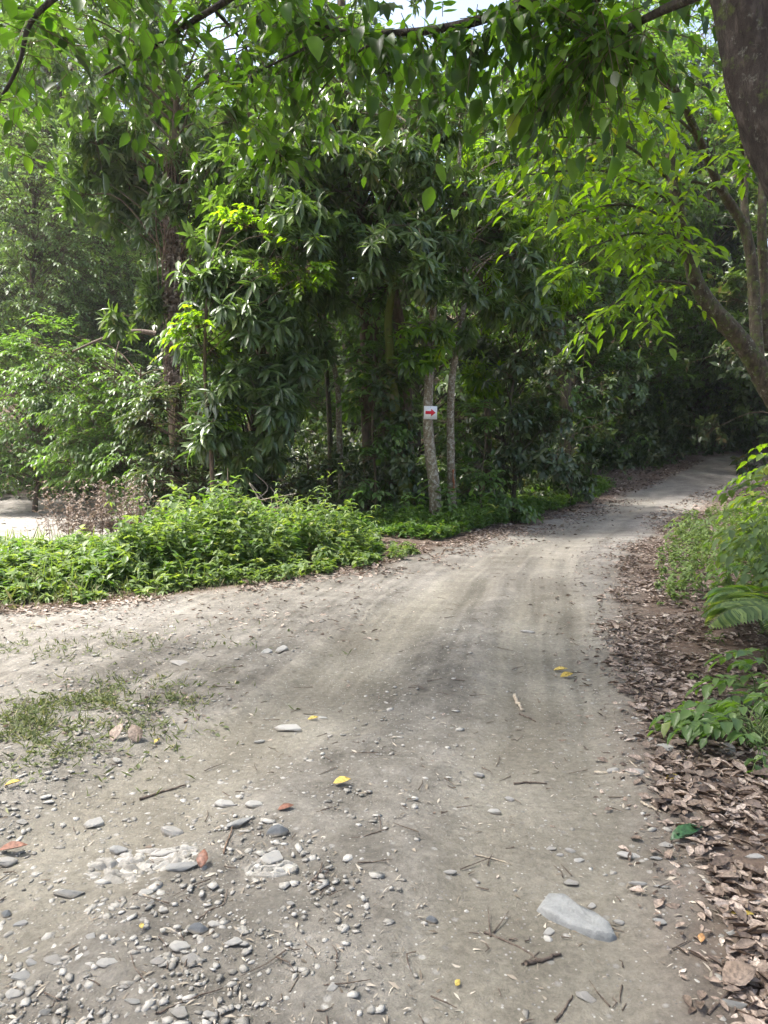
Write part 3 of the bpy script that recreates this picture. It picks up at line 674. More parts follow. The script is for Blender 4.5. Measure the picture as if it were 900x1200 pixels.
# fresh-leaved young trees filling the middle of the wall
tree("tree", "young tree with fresh light green leaves at the outer edge of the drooping tree", trunk_px([(250, 600), (247, 520), (240, 430), (245, 330), (262, 260)], 14.6), .05, .02,
     [C(240, 400, 14.5, .45, .4, .7, 60), C(238, 490, 14.5, .35, .3, .5, 40), C(300, 290, 14.2, 1.0, .6, .5, 70), C(345, 310, 14.2, .6, .5, .4, 30)], 'bright', 'spray', size=.16, k=7, kind='ovate', start=.2, tl=.4, rl=.012, barkm='bark')
tree("tree", "leafy tree with fresh mid green leaves filling the gap left of the sign tree", trunk_px([(455, 606), (452, 520), (440, 420), (448, 330), (455, 200)], 17.5), .07, .03,
     [C(430, 380, 17.4, .9, .8, 1.2, 90), C(455, 300, 17, 1.2, 1.0, 1.0, 120), C(390, 300, 17.5, 1.1, .9, 1.2, 100), C(450, 470, 17.6, .8, .7, .9, 70)], 'mid', 'spray', size=.22, k=8, kind='ovate', start=.2, tl=.6, rl=.02)
tree("tree", "bright topped tree with long leaves under the white sky gap", trunk_px([(570, 598), (572, 500), (566, 380), (560, 260), (555, 160)], 19), .1, .04,
     [C(560, 195, 18.6, 1.4, 1.2, .7, 130), C(600, 230, 18.6, 1.3, 1.1, 1.0, 120), C(575, 330, 18.6, 1.1, 1.0, 1.3, 130), C(640, 310, 18.8, 1.1, 1.0, 1.2, 110), C(570, 420, 18.8, 1.0, .8, 1.0, 90)], 'bright', 'ros', size=.3, k=9, start=.2, rl=.02)
st_ = [o for o in COL.objects if o.name == "tree"][0]; sp = Leaves(); stw = Tubes()
P = np.stack([at(500 + U(-32, 26), 408 + U(-26, 22), YS - .35 + U(-.25, .15)) for _ in range(22)]); c_ = np.array(at(503, 380, YS - .05))
stw.add_many(np.stack([np.tile(c_, (22, 1)), (P + c_) / 2 + [0, 0, .08], P], 1), .007, .004, 4)
rosette(sp, P, rng.normal(size=(22, 3)) * [.5, .5, .1] + [0, -.4, .5], 9, .33, 'lance', (.1, 1.1), wd=1.25); sp.build("sprig", M['bright'], st_, stw)
tree("shrub", "leafy climber-covered shrub just left of the mossy trunk", trunk_px([(440, 610), (440, 560), (436, 500), (440, 440)], 15.9), .035, .015,
     [C(440, 560, 15.8, .7, .5, .6, 60), C(432, 490, 15.9, .6, .5, .7, 60), C(445, 430, 16, .6, .5, .5, 40)], 'mid', 'spray', size=.17, k=7, kind='ovate', start=.1, tl=.4, rl=.01, cat="shrub")
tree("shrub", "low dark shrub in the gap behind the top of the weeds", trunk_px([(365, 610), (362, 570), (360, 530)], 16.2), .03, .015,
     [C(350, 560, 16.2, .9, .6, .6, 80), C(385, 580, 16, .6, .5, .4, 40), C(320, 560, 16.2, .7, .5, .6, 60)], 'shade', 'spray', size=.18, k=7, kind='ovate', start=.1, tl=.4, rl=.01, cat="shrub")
tree("shrub", "shrub with mid green leaves at the foot of the second pale trunk", trunk_px([(565, 606), (563, 570), (568, 530)], 16.8), .03, .015,
     [C(565, 560, 16.8, .7, .5, .6, 70), C(590, 585, 16.8, .6, .4, .35, 50), C(560, 500, 17, .5, .4, .5, 40)], 'mid', 'spray', size=.17, k=7, kind='ovate', start=.1, tl=.4, rl=.01, cat="shrub")
# bare arching branch
ab = thing("bare_branch", "grey brown bare branch arching out over the left bushes", "branch", at(160, 393, 21))
tb = Tubes(); q = curve([at(183, 391, 21), at(160, 388, 21), at(135, 392, 20.9), (at(112, 400, 20.8)), at(85, 412, 20.6)], 6); tb.add(q, np.linspace(.07, .03, len(q)), 8, .2, cap=True)
q = curve([at(143, 392, 20.9), at(136, 415, 20.8), at(133, 455, 20.8)], 6); tb.add(q, np.linspace(.03, .012, len(q)), 6, .2, cap=True); tb.build("limb", M['stick'], ab)

# --- forest behind: background trees copied from four kinds
protos = []
kinds = [('mid', 'spray', .3, 'lite', 8), ('mango', 'ros', .34, 'lite', 8), ('mid', 'spray', .26, 'lite', 9), ('shade', 'ros', .32, 'lite', 8)]
back = [(335, 27, 0, 1.0), (480, 26, 1, 1.0), (590, 27, 2, 1.05), (250, 30, 3, 1.15), (700, 34, 0, 1.2), (820, 38, 2, 1.25), (410, 33, 3, 1.2), (540, 36, 0, 1.05),
        (910, 33, 1, 1.15), (160, 40, 1, 1.3), (320, 42, 2, 1.5), (640, 44, 3, 1.3), (770, 47, 1, 1.5), (460, 48, 2, 1.15), (900, 48, 3, 1.5), (20, 52, 0, 1.6), (200, 52, 0, 1.7), (60, 46, 2, 1.2), (980, 40, 0, 1.4), (560, 58, 1, 1.2), (380, 56, 3, 1.5), (700, 60, 2, 1.7), (668, 31, 3, 1.1), (652, 26.5, 1, .9), (955, 27, 3, 1.1), (942, 36, 1, 1.3), (1040, 29, 3, 1.3), (770, 41, 3, 1.2), (850, 45, 1, 1.4)]  # trees flanking the bend and outer bank are added to shade the crest
what = ["broad green tree", "dark tree with long leaves", "loose mid green tree", "dull dark tree"]
where = ["deep behind the drooping silvery tree", "straight behind the sign tree", "behind the hanging brownish shrub", "between the vine-hung trunk and the drooping tree", "past the bend of the road",
         "past the crest of the road", "behind the stout brown trunk", "under the bright gap in the canopy", "beyond the crest by the forked tree", "behind the vine-draped bank trees", "far up the slope behind the dark gap",
         "far up the slope behind the ivy-wrapped trunk", "far up the slope above the road crest", "far up the slope below the bright gap", "far up the slope behind the feathery tree", "highest behind the gravel clearing",
         "highest behind the vine-hung trunk", "beside the clearing beyond the vine-draped trees", "beyond the forked tree far up the slope", "on the skyline below the bright gap", "on the skyline over the dark gap", "on the skyline over the bend", "shading the bend from its inner side", "between the ivy-wrapped trunk and the hanging brownish shrub", "shading the climb from its outer bank", "beyond the crest on the outer bank", "far out on the bank past the forked tree", "closing the dark gap at the crest", "rising behind the feathery tree at the crest"]
for i, (u, Yb, kd, s) in enumerate(back):
    x, y, z = ground_at(u, Yb)
    if i < 4:
        lf, st, szl, kn, kk = kinds[kd]
        b = np.array([x, y, z])
        pts = [b + [0, 0, -.1], b + [.2, 0, 3], b + [-.2, .1, 6.5], b + [.1, 0, 10], b + [0, 0, 13]]
        cr = []
        for j in range(11):
            a = j * 2.4 + i; hh = 1.8 + j * 1.15; rr = (2.0 if hh < 10 else 1.3)
            cr.append((b + [math.cos(a) * rr, math.sin(a) * rr * .8, hh], (2.3, 2.0, 1.7), 95))
        t_ = tree("tree", f"{what[kd]} {where[i]}", pts, .24, .08, cr, lf, st, size=szl, k=kk, kind=kn, start=.15, tl=.8, group="forest trees behind", barkm='bark_dark', rl=.04, wd=1.1)
        protos.append(t_)
    else:
        copy_tree(protos[[0, 1, 2, 3][kd]], (x, y, z - .2), U(0, 6.28), s, f"{what[kd]} {where[i]}", "forest trees behind")

# far wooded slope: one mass
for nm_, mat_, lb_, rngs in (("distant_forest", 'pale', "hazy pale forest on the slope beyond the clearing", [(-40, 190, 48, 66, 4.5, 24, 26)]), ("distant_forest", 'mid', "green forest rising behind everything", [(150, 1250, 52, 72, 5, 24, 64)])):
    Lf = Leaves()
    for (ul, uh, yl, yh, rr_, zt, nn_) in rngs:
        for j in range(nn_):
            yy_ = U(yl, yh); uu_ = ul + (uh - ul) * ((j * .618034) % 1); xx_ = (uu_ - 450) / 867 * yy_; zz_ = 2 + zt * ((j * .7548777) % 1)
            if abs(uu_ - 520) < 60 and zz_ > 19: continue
            n_ = 420; d_ = unit(rng.normal(size=(n_, 3))); P = np.array([xx_, yy_, zz_]) + d_ * U(.75, 1.05, (n_, 1)) * [rr_, rr_, rr_ * .75]
            rosette(Lf, P, d_ + [0, 0, .3], 4, .75, 'lite', (0, .7), wd=1.3)
    o = Lf.build(nm_, M[mat_]); tag(o, lb_, "forest", kind='stuff')

# low understory mass, one cannot count it
und = Leaves()
def scatter_under(n, ulo, uhi, ylo, yhi, hmax, sz):
    u = U(ulo, uhi, n); y = U(ylo, yhi, n); x = (u - 450) / 867 * y
    ok = (road_in(x, y) < -.7); x, y = x[ok], y[ok]
    dens = fbm(x, y, 1.6, 2, 13) > -.25; x, y = x[dens], y[dens]
    z = gz(x, y) + U(.02, 1, len(x)) ** 1.5 * hmax * (.6 + .5 * fbm(x, y, 2.5, 2, 17))
    P = np.stack([x, y, z], -1)
    rosette(und, P, rng.normal(size=P.shape) * [1, 1, .3] + [0, -.2, .5], 6, sz, 'lite', (0, .9))
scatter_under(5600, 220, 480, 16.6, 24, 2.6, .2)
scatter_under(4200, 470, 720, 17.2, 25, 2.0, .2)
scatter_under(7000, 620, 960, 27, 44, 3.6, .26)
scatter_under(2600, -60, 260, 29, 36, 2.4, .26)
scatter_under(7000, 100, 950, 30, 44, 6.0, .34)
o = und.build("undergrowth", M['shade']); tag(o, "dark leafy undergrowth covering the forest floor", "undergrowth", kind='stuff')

# --- right: forked mottled tree, sprays of bright leaves
YR = 8.0
def fork(Lv, bt, tb):
    def limb(pts, r0, r1, sides=10):
        q = curve([at(*p) for p in pts], 7); tb.add(q, np.linspace(r0, r1, len(q)), sides, .16); return q
    limb([(893, 437, YR), (865, 395, YR - .05), (840, 368, YR - .1), (818, 335, YR - .1), (806, 292, YR - .2), (795, 245, YR - .3), (785, 180, YR - .3)], .115, .045)
    limb([(888, 420, YR), (884, 350, YR + .1), (880, 300, YR + .1), (870, 262, YR + .1), (845, 222, YR), (818, 160, YR - .2), (795, 110, YR - .5), (760, 60, YR - .8)], .07, .028)
    limb([(876, 280, YR + .1), (872, 230, YR + .2), (874, 170, YR + .3), (868, 60, YR + .4)], .045, .03)
    limb([(900, 410, YR + .1), (896, 330, YR + .2), (893, 250, YR + .2), (900, 120, YR + .3)], .06, .04)
    subs = []
    # side twigs carrying the hanging sprays
    for (u0, v0, u1, v1, dy) in [(818, 335, 700, 372, -.8), (806, 292, 740, 300, -1), (806, 300, 690, 290, -1.2), (800, 262, 640, 262, -1.3), (795, 240, 610, 205, -1.6), (790, 215, 650, 160, -1.5),
                                 (818, 160, 700, 120, -1.8), (795, 110, 640, 80, -2), (845, 222, 760, 250, -.5), (872, 230, 860, 180, -1), (874, 200, 850, 120, -.8),
                                 (760, 60, 600, 20, -2.2), ]:
        a = at(u0, v0, YR - .1); b = at(u1, v1, YR + dy)
        m = (a + b) / 2 + [0, 0, .18]; q = curve([a, m, b], 7); tb.add(q, np.linspace(.018, .007, len(q)), 5, .1); subs.append(q)
    for q in subs:
        L = np.linalg.norm(q[-1] - q[0]); n = int(6 + 7.5 * L)
        j = rng.integers(4, len(q), n); P = q[j] + rng.normal(size=(n, 3)) * [.10, .20, .10]
        d = unit(q[-1] - q[0]); D = d + rng.normal(size=(n, 3)) * [.75, .75, .14] + [0, 0, .02]
        Q = spray(Lv, P, D, 8, U(.35, .65, n), .155, 'ovate', sag=.28, wd=.75); bt.add_many(Q, .0035, .002, 3)
base = at(893, 437, YR); bx = base[0] + .35
tree("tree", "forked tree with mottled mossy bark leaning in over the road", [(bx + .25, YR, float(gz(bx + .25, YR)) - .05), (bx + .15, YR, .8), (bx + .05, YR, 1.6), base + [.02, 0, .0]], .17, .12,
     [], 'bright', barkm='bark_mottled', extra=fork, flare=1.3) if False else None
r_root = thing("tree", "forked tree with mottled mossy bark and fresh green sprays hanging over the road", "tree", (bx + .25, YR, float(gz(bx + .25, YR))))
tb = Tubes(); bt = Tubes(); Lv = Leaves()
q = curve([(bx + .3, YR, float(gz(bx + .25, YR)) - .05), (bx + .2, YR, .8), (bx + .1, YR, 1.6), base], 8); tb.add(q, np.linspace(.2, .12, len(q)), 14, .15)
fork(Lv, bt, tb)
tb.build("trunk", M['bark_mottled'], r_root); Lv.build("crown", M['bright'], r_root, bt)

# --- right near: stout dark leaning trunk with the overhanging canopy of broad leaves
YK = 3.5
k_root = thing("tree", "stout dark leaning trunk close by, its broad leaves roofing the road", "tree", (3.1, YK + .1, float(gz(3.1, YK))))
tb = Tubes(); bt = Tubes(); Lv = Leaves()
q = curve([(3.1, YK + .1, -.05), (2.75, YK + .1, 1.1), (2.3, YK, 2.2), at(922, 170, YK), at(884, 40, YK), (1.35, YK - .1, 4.3), (.9, YK - .3, 5.4), (.5, YK - .6, 6.6)], 9)
tb.add(q, np.linspace(.19, .10, len(q)), 28, .34)
K0 = at(872, 20, YK)
def kb(pts, r0, r1): 
    q = curve(pts, 8); tb.add(q, np.linspace(r0, r1, len(q)), 7, .15); return q
brs = []
brs.append(kb([at(850, -20, 3.5), at(730, -50, 4.2), at(620, 0, 4.7), at(545, 28, 5.0), at(470, 38, 5.2), at(400, 36, 5.3), at(330, 8, 5.4)], .05, .012))
brs.append(kb([at(470, 38, 5.2), at(420, 60, 5.5), at(385, 95, 5.8), at(350, 140, 6)], .012, .006))
brs.append(kb([at(620, 0, 4.7), at(560, 50, 5.2), at(540, 95, 5.5), at(510, 130, 5.8)], .014, .006))
brs.append(kb([(1.4, 3.4, 4.1), (.6, 4.2, 4.7), (-.3, 4.8, 4.7), at(250, 10, 5.2), at(170, 60, 5.4), at(120, 90, 5.4)], .045, .008))
brs.append(kb([(-.3, 4.8, 4.7), (-1.2, 4.6, 4.5), at(110, -30, 4.6), at(40, 20, 4.6), at(20, 80, 4.6), at(-20, 150, 4.6)], .03, .008))
brs.append(kb([at(850, -20, 3.5), at(760, 20, 4.2), at(690, 60, 4.8), at(640, 95, 5.2)], .03, .008))
brs.append(kb([at(730, -50, 4.2), at(700, 0, 4.6), at(655, 15, 5.0), at(600, 45, 5.4)], .02, .006))
brs.append(kb([at(250, 10, 5.2), at(290, 60, 5.5), at(300, 130, 5.8), at(330, 190, 6.0)], .012, .005))
brs.append(kb([at(400, 36, 5.3), at(350, 60, 5.2), at(290, 90, 5.1), at(250, 110, 5.1)], .01, .005))
brs.append(kb([(.9, 3.2, 5.4), (0, 3.6, 5.8), (-1.5, 4.5, 5.6), (-3, 5.5, 5.2), (-4, 6, 4.6)], .05, .01))
brs.append(kb([(.9, 3.2, 5.4), (1.8, 4.4, 5.6), (2.6, 5.6, 5.4), at(830, -30, 6.4)], .05, .01))
brs.append(kb([(.5, 2.9, 6.6), (.3, 1.5, 7.2), (-.8, .2, 7.2), (-1.8, -1.2, 6.8)], .06, .01))
brs.append(kb([(.5, 2.9, 6.6), (1.8, 2, 7.2), (3, .5, 7.2)], .06, .01))
dens = [58, 14, 14, 56, 44, 70, 56, 34, 14, 70, 60, 60, 60]
# upper crown out of view, added above the road to shade it
hi = [at(850, 170, YK) * 0 + np.array(p_) for p_ in ((.5, 2.9, 6.6), (.2, 2.9, 8.2), (-.2, 3.2, 10))]
q = curve(hi, 6); tb.add(q, np.linspace(.13, .07, len(q)), 10, .15)
for j in range(118):
    cx_, cy_ = -1.9 + 8.8 * (((j * .618034) % 1) - .5), -3.0 + 17.5 * ((j + .5) / 118); cz_ = max(8.2, 3.4 + .66 * cy_ + 1.6) + U(0, 1.6)
    c_ = np.array([cx_, cy_, cz_]); lb = curve([q[rng.integers(2, len(q))], (q[-1] + c_) / 2 + [0, 0, .3], c_], 5); tb.add(lb, np.linspace(.04, .012, len(lb)), 5, .1)
    P = c_ + rng.normal(size=(20, 3)) * [1.1, 1.1, .5]
    rosette(Lv, P, rng.normal(size=(20, 3)) * [.6, .6, .2] + [0, 0, .6], 6, .26, 'lite', (0, .5), wd=1.4)
for q, n in zip(brs, dens):
    m = len(q); j = rng.integers(int(m * .3), m, n); P = q[j] + rng.normal(size=(n, 3)) * [.06, .1, .05]
    D = rng.normal(size=(n, 3)) * [1, .9, .45] + [0, 0, -.15]
    sz = .085 + .10 * U(0, 1, n) ** 1.5
    for lo_, hi_ in ((0, .11), (.11, .14), (.14, 1)):
        g_ = (sz >= lo_) & (sz < hi_)
        if g_.sum() == 0: continue
        Q = spray(Lv, P[g_], D[g_], int(rng.integers(5, 9)), U(.25, .65, g_.sum()), float(sz[g_].mean()), ('ovalc', 'ovate', 'ovalb')[int(rng.integers(0, 3))], sag=.6, wd=1.05, tint=U(-.5, .95, g_.sum())); bt.add_many(Q, .003, .0018, 3)
    Q = spray(Lv, P[:1], D[:1], 3, .2, .1, 'ovate'); bt.add_many(Q, .003, .0018, 3)
tb.build("trunk", M['bark_near'], k_root); Lv.build("crown", M['canopy'], k_root, bt)

# ------------------------------------------------------------------ weeds on the left
hb = Leaves(); hs = Tubes()
def herb_stems(Lv, st, x, y, H, pairs, size, kind='wide', lean=.18, spread=(0, .5)):
    n = len(x); z = gz(x, y)
    P0 = np.stack([x, y, z], -1); top = np.stack([x + rng.normal(size=n) * lean * H, y + rng.normal(size=n) * lean * H, z + H], -1)
    mid = (P0 + top) / 2 + rng.normal(size=(n, 3)) * .02
    st.add_many(np.stack([P0, mid, top], 1), .004, .002, 3)
    for k in range(pairs):
        f = .25 + .75 * (k + 1) / pairs
        C0 = P0 + (top - P0) * f
        rosette(Lv, C0, np.broadcast_to(np.array([[0., 0, 1.]]), (n, 3)) + rng.normal(size=(n, 3)) * .25, 3, size * (1.15 - .35 * f), kind, (-.1 + 0 * spread[0], spread[1] + .3))
n = 2700
y = U(7.4, 12.6, n); u = U(-30, 445, n); x = (u - 450) / 867 * y
d_edge = edge_l(y) - x
keep = (d_edge > .2 + .45 * fbm(x, y, .6, 3, 31)) & (x > -6.6) & ((y < 10.6) | (x > -3.6))
x, y, d_edge = x[keep], y[keep], d_edge[keep]
Hh = .12 + .68 * sm((d_edge - .3) / 1.3) * (.75 + .45 * fbm(x, y, .9, 2, 33)); Hh = Hh * (.28 + .72 * sm((x + 4.6) / 2.6)) * U(.75, 1.15, len(x))
Hh *= 1 - .5 * sm((y - 11.2) / 1.4)
Hh *= (1 + .55 * fbm(x, y, .33, 2, 131)) * U(.6, 1.22, len(x))
front = U(0, 1, len(x)) < .25 + .75 * sm((d_edge - .35) / .6); x, y, Hh, d_edge = x[front], y[front], Hh[front], d_edge[front]
h1 = U(0, 1, len(x)) < .72
herb_stems(hb, hs, x[h1], y[h1], Hh[h1], 5, .14)
hd = Leaves(); h2 = ~h1 & (U(0, 1, len(x)) < .6); h3 = ~h1 & ~h2
herb_stems(hd, hs, x[h2], y[h2], Hh[h2] * U(.9, 1.35, h2.sum()), 6, .13, 'ovate', .3)
herb_stems(hb, hs, x[h3], y[h3], Hh[h3] * U(1.1, 1.7, h3.sum()), 7, .13, 'lance', .35)
n = 2600; y = U(7.6, 11.5, n); x = U(-6.4, -1.6, n); ok = (edge_l(y) - x > .4) & (fbm(x, y, .6, 2, 133) > -.1); x, y = x[ok], y[ok]; n = len(x)
hb.add('blade', np.stack([x, y, gz(x, y)], -1), rng.normal(size=(n, 3)) * [.35, .35, .1] + [0, 0, 1], rng.normal(size=(n, 3)), U(.12, .40, n), U(0.2, .9, n), .7)
n = 420; y = U(7.0, 11.5, n); x = edge_l(y) - np.abs(rng.normal(size=n)) * .5 + .1; ok = (x > -6.4) & (fbm(x, y, .4, 2, 135) > .0); x, y = x[ok], y[ok]
herb_stems(hb, hs, x, y, U(.04, .2, len(x)), 3, .08)
o = hd.build("weeds", M['mid']); tag(o, "darker green weeds mixed into the fresh ones", "weeds", kind='stuff')
o = hb.build("weeds", M['herb']); tag(o, "fresh green leafy weeds massed along the road margin", "weeds", kind='stuff')
o = hs.build("weed_stems", M['herbstem']); tag(o, "thin green stems of the weeds on the margin", "weeds", kind='stuff')
# broad-leaved taller seedlings
def seedling(name, label, u, Y, H, size, mat='herb', n=1, pairs=5, kind='wide', z0=None, cat="plant", spread=.25):
    x, y, z = ground_at(u, Y); root = thing(name, label, cat, (x, y, z)); L_ = Leaves(); S_ = Tubes()
    xs_ = x + rng.normal(size=n) * spread * (n > 1); ys_ = y + rng.normal(size=n) * spread * (n > 1)
    herb_stems(L_, S_, xs_, ys_, H * U(.7, 1.05, n), pairs, size, kind, .12, (0, .45))
    S_.build("stem", M['herbstem'], root); L_.build("foliage", M[mat], root); return root
seedling("plant", "tall broad-leaved seedling standing above the weeds below the dark gap", 415, 10.8, 1.02, .2, 'herb', 1, 8)
seedling("plant", "large-leaved plant rising at the back of the weeds by the withered shrub", 205, 11.6, 1.0, .34, 'herb', 1, 7, 'ovate')
seedling("plant", "light green seedling at the foot of the second pale trunk", 548, 15.4, .9, .2, 'mid', 5, 5)
seedling("plant", "light green tuft between the mossy and the sign trunk", 488, 15.3, .9, .22, 'mid', 5, 4)
# withered shrub
x, y, z = ground_at(115, 12.4); root = thing("withered_shrub", "withered brown shrub between the weeds and the gravel clearing", "shrub", (x, y, z))
L_ = Leaves(); S_ = Tubes(); n = 120; xs_ = x + U(-.75, .85, n); ys_ = y + U(-.5, .5, n)
herb_stems(L_, S_, xs_, ys_, U(.5, 1.12, n), 7, .075, 'dry', .3, (0, 1.2)); S_.build("stem", M['deadvine'], root); L_.build("foliage", M['dryshrub'], root)
# yellow-green shrub tips & woody tangle behind the weeds
x, y, z = ground_at(285, 14.2); root = thing("dead_branches", "tangle of bare brown twigs under the drooping dark tree", "branch", (x, y, z)); tb = Tubes()
for i in range(14):
    a = at(U(255, 330), U(600, 618), U(13.8, 14.6)); b = at(U(250, 350), U(545, 600), U(13.6, 14.6)); m = (a + b) / 2 + rng.normal(size=3) * .2
    q = curve([a, m, b], 6); tb.add(q, np.linspace(.016, .006, len(q)), 5, .2)
tb.build("limb", M['palestick'], root)

# margin weeds along the far edge, under the sign trees and the bend
hb2 = Leaves(); hs2 = Tubes()
n = 2600; y = U(13.2, 24, n); x = edge_l(y) - U(.5, 2.6, n) + 0; ok = x > -2.0 + 0 * x; x, y = x[ok], y[ok]
herb_stems(hb2, hs2, x, y, U(.12, .5, len(x)) * (.7 + .5 * fbm(x, y, 1., 2, 35)), 4, .12)
o = hb2.build("undergrowth", M['mid']); tag(o, "low dark green plants along the shaded far edge of the road", "undergrowth", kind='stuff')
o = hs2.build("undergrowth_stems", M['herbstem']); tag(o, "stems of the low plants along the far road edge", "undergrowth", kind='stuff')

# ------------------------------------------------------------------ right margin plants
hb3 = Leaves(); hs3 = Tubes()
n = 1500; y = U(7.2, 18, n); x = edge_r(y) + .35 + U(0, 1, n) ** .8 * (1.9 + .08 * y)
ok = fbm(x, y, .9, 2, 37) > -.35; x, y = x[ok], y[ok]
herb_stems(hb3, hs3, x, y, U(.06, .3, len(x)), 4, .075)
n = 130; y = U(2.6, 9, n); x = edge_r(y) + .3 + U(0, 1, n) * .16 * y; ok = fbm(x, y, .5, 2, 137) > .1; x, y = x[ok], y[ok]
herb_stems(hb3, hs3, x, y, U(.02, .12, len(x)), 3, .05)
o = hb3.build("groundcover", M['grass']); tag(o, "pale green low plants on the bank beside the leaf litter", "ground cover", kind='stuff')
o = hs3.build("groundcover_stems", M['herbstem']); tag(o, "stems of the low pale plants on the bank", "ground cover", kind='stuff')
def bushy(name, label, u, Y, H, rad, size, mat, n=60, kind='ovate', k=7, cat="plant", dz=0):
    x, y, z = ground_at(u, Y); root = thing(name, label, cat, (x, y, z)); L_ = Leaves(); S_ = Tubes()
    P0 = np.tile(np.array([[x, y, z]]), (n, 1)) + rng.normal(size=(n, 3)) * [rad * .2, rad * .2, 0]
    a = U(0, 6.28, n); r_ = rad * U(.1, 1, n) ** .7; P1 = np.stack([x + np.cos(a) * r_, y + np.sin(a) * r_, z + H * U(.15, 1, n) * (1 - .35 * r_ / rad)], -1)
    S_.add_many(np.stack([P0, (P0 + P1) / 2 + [0, 0, .06], P1], 1), .005, .003, 4)
    D = np.stack([np.cos(a), np.sin(a), 0 * a + .3], -1) + rng.normal(size=(n, 3)) * .3
    Q = spray(L_, P1, D, k, U(.2, .42, n) * (size / .12), size, kind, sag=.5); S_.add_many(Q, .003, .0015, 3)
    S_.build("stem", M['herbstem'], root); L_.build("foliage", M[mat], root); return root
bushy("shrub", "bright leafy shrub at the road bank under the forked tree", 925, 6.6, 1.5, .4, .12, 'herb', 60, cat="shrub")
bushy("shrub", "fresh green shrub with spiky leaves on the bank higher up the road", 896, 9.4, .75, .42, .13, 'herb', 36, 'lance', cat="shrub")
bushy("shrub", "small yellow green shrub under the forked tree trunk", 930, 9.8, 1.9, .6, .15, 'bright', 60, cat="shrub")
bushy("plant", "dark green clump at the edge of the leaf litter close by", 922, 4.3, .42, .24, .1, 'mid', 26)
bushy("plant", "low weed clump in the litter below the near fern", 900, 3.7, .26, .28, .09, 'mid', 40, 'wide')
bushy("shrub", "dull green shrub on the bank between litter and forked tree", 915, 7.6, .7, .5, .12, 'mid', 50, cat="shrub")
bushy("plant", "pale seedling standing alone on the bank near the bend", 812, 13.5, .55, .3, .14, 'herb', 22, 'lance')
# ferns: arching fronds
def fern(label, u, Y, H, L, nf, mat='mid', az0=None):
    x, y, z = ground_at(u, Y); root = thing("fern", label, "fern", (x, y, z)); L_ = Leaves(); S_ = Tubes()
    for i in range(nf):
        a = (i * 6.283 / nf + U(-.25, .25)) if az0 is None else az0[i]
        h = np.array([math.cos(a), math.sin(a), 0]); l = L * U(.8, 1.1)
        q = curve([np.array([x, y, z]), np.array([x, y, z]) + h * l * .3 + [0, 0, H], np.array([x, y, z]) + h * l * .75 + [0, 0, H * 1.05], np.array([x, y, z]) + h * l + [0, 0, H * .75]], 12)
        S_.add(q, np.linspace(.005, .0015, len(q)), 5)
        s = np.arange(7, len(q)); tn = unit(np.gradient(q, axis=0))[s]; sd_ = unit(np.cross(tn, [0, 0, 1.])); f = (s - 7) / (len(q) - 7)
        for sg_ in (-1, 1):
            L_.add('lance', q[s], sd_ * sg_ + tn * .35, np.tile([0, 0, 1.], (len(s), 1)) + tn * .2, l * .28 * np.sin(np.pi * np.clip(.18 + .8 * f, 0, 1)) + .01, U(0, 1, len(s)), 1.3)
    S_.build("stem", M['herbstem'], root); L_.build("fronds", M[mat], root)
fern("low spreading fern reaching out over the leaf litter", 940, 5.1, .34, .72, 9, 'herb')
fern("small fern tucked behind the spreading one", 900, 5.8, .3, .5, 8, 'mid')

# ------------------------------------------------------------------ grass patches on the near left
gr = Leaves()
def tufts(cx, cy, rx, ry, n, H, seed):
    x = cx + rng.normal(size=n) * rx; y = cy + rng.normal(size=n) * ry
    ok = fbm(x, y, .16, 3, seed) > .02; x, y = x[ok], y[ok]; m = len(x)
    P = np.stack([x, y, gz(x, y)], -1)
    gr.add('blade', P, rng.normal(size=(m, 3)) * [.8, .8, .1] + [0, 0, .7], rng.normal(size=(m, 3)), H * U(.4, 1.2, m), U(0, 1, m), 2.0)
    ok = U(0, 1, m) < .5; P = P[ok]
    gr.add('wide', P + [0, 0, .008], rng.normal(size=(len(P), 3)) * [1, 1, .25] + [0, 0, .2], rng.normal(size=(len(P), 3)) * .3 + [0, 0, 1], H * .55 * U(.5, 1.2, len(P)), U(0, .8, len(P)), 1)
for (u, v, ru, ry, n, s) in [(55, 855, .34, .26, 1500, 1), (130, 825, .32, .22, 900, 2), (200, 812, .2, .16, 330, 3), (60, 756, .8, .32, 800, 4), (20, 870, .3, .18, 500, 5), (85, 878, .25, .15, 260, 6)]:
    x, y, z, _ = px(u, v); tufts(x, y, ru, ry, int(n * 1.5), .06, s)
n = 5200; y = U(6.7, 9.2, n); x = U(-6.5, -.6, n); ok = (edge_l(y) - x > -.15) & (edge_l(y) - x < 1.3 + .8 * (x < -3)); x, y = x[ok], y[ok]; n = len(x)
gr.add('blade', np.stack([x, y, gz(x, y)], -1), rng.normal(size=(n, 3)) * [.5, .5, .1] + [0, 0, 1], rng.normal(size=(n, 3)), U(.08, .26, n) * (.4 + .6 * sm((edge_l(y) - x) / .7)), U(0, 1, n), 1.6)
o = gr.build("grass", M['turf']); tag(o, "short grass in thin patches on the dirt and at its edge", "grass", kind='stuff')

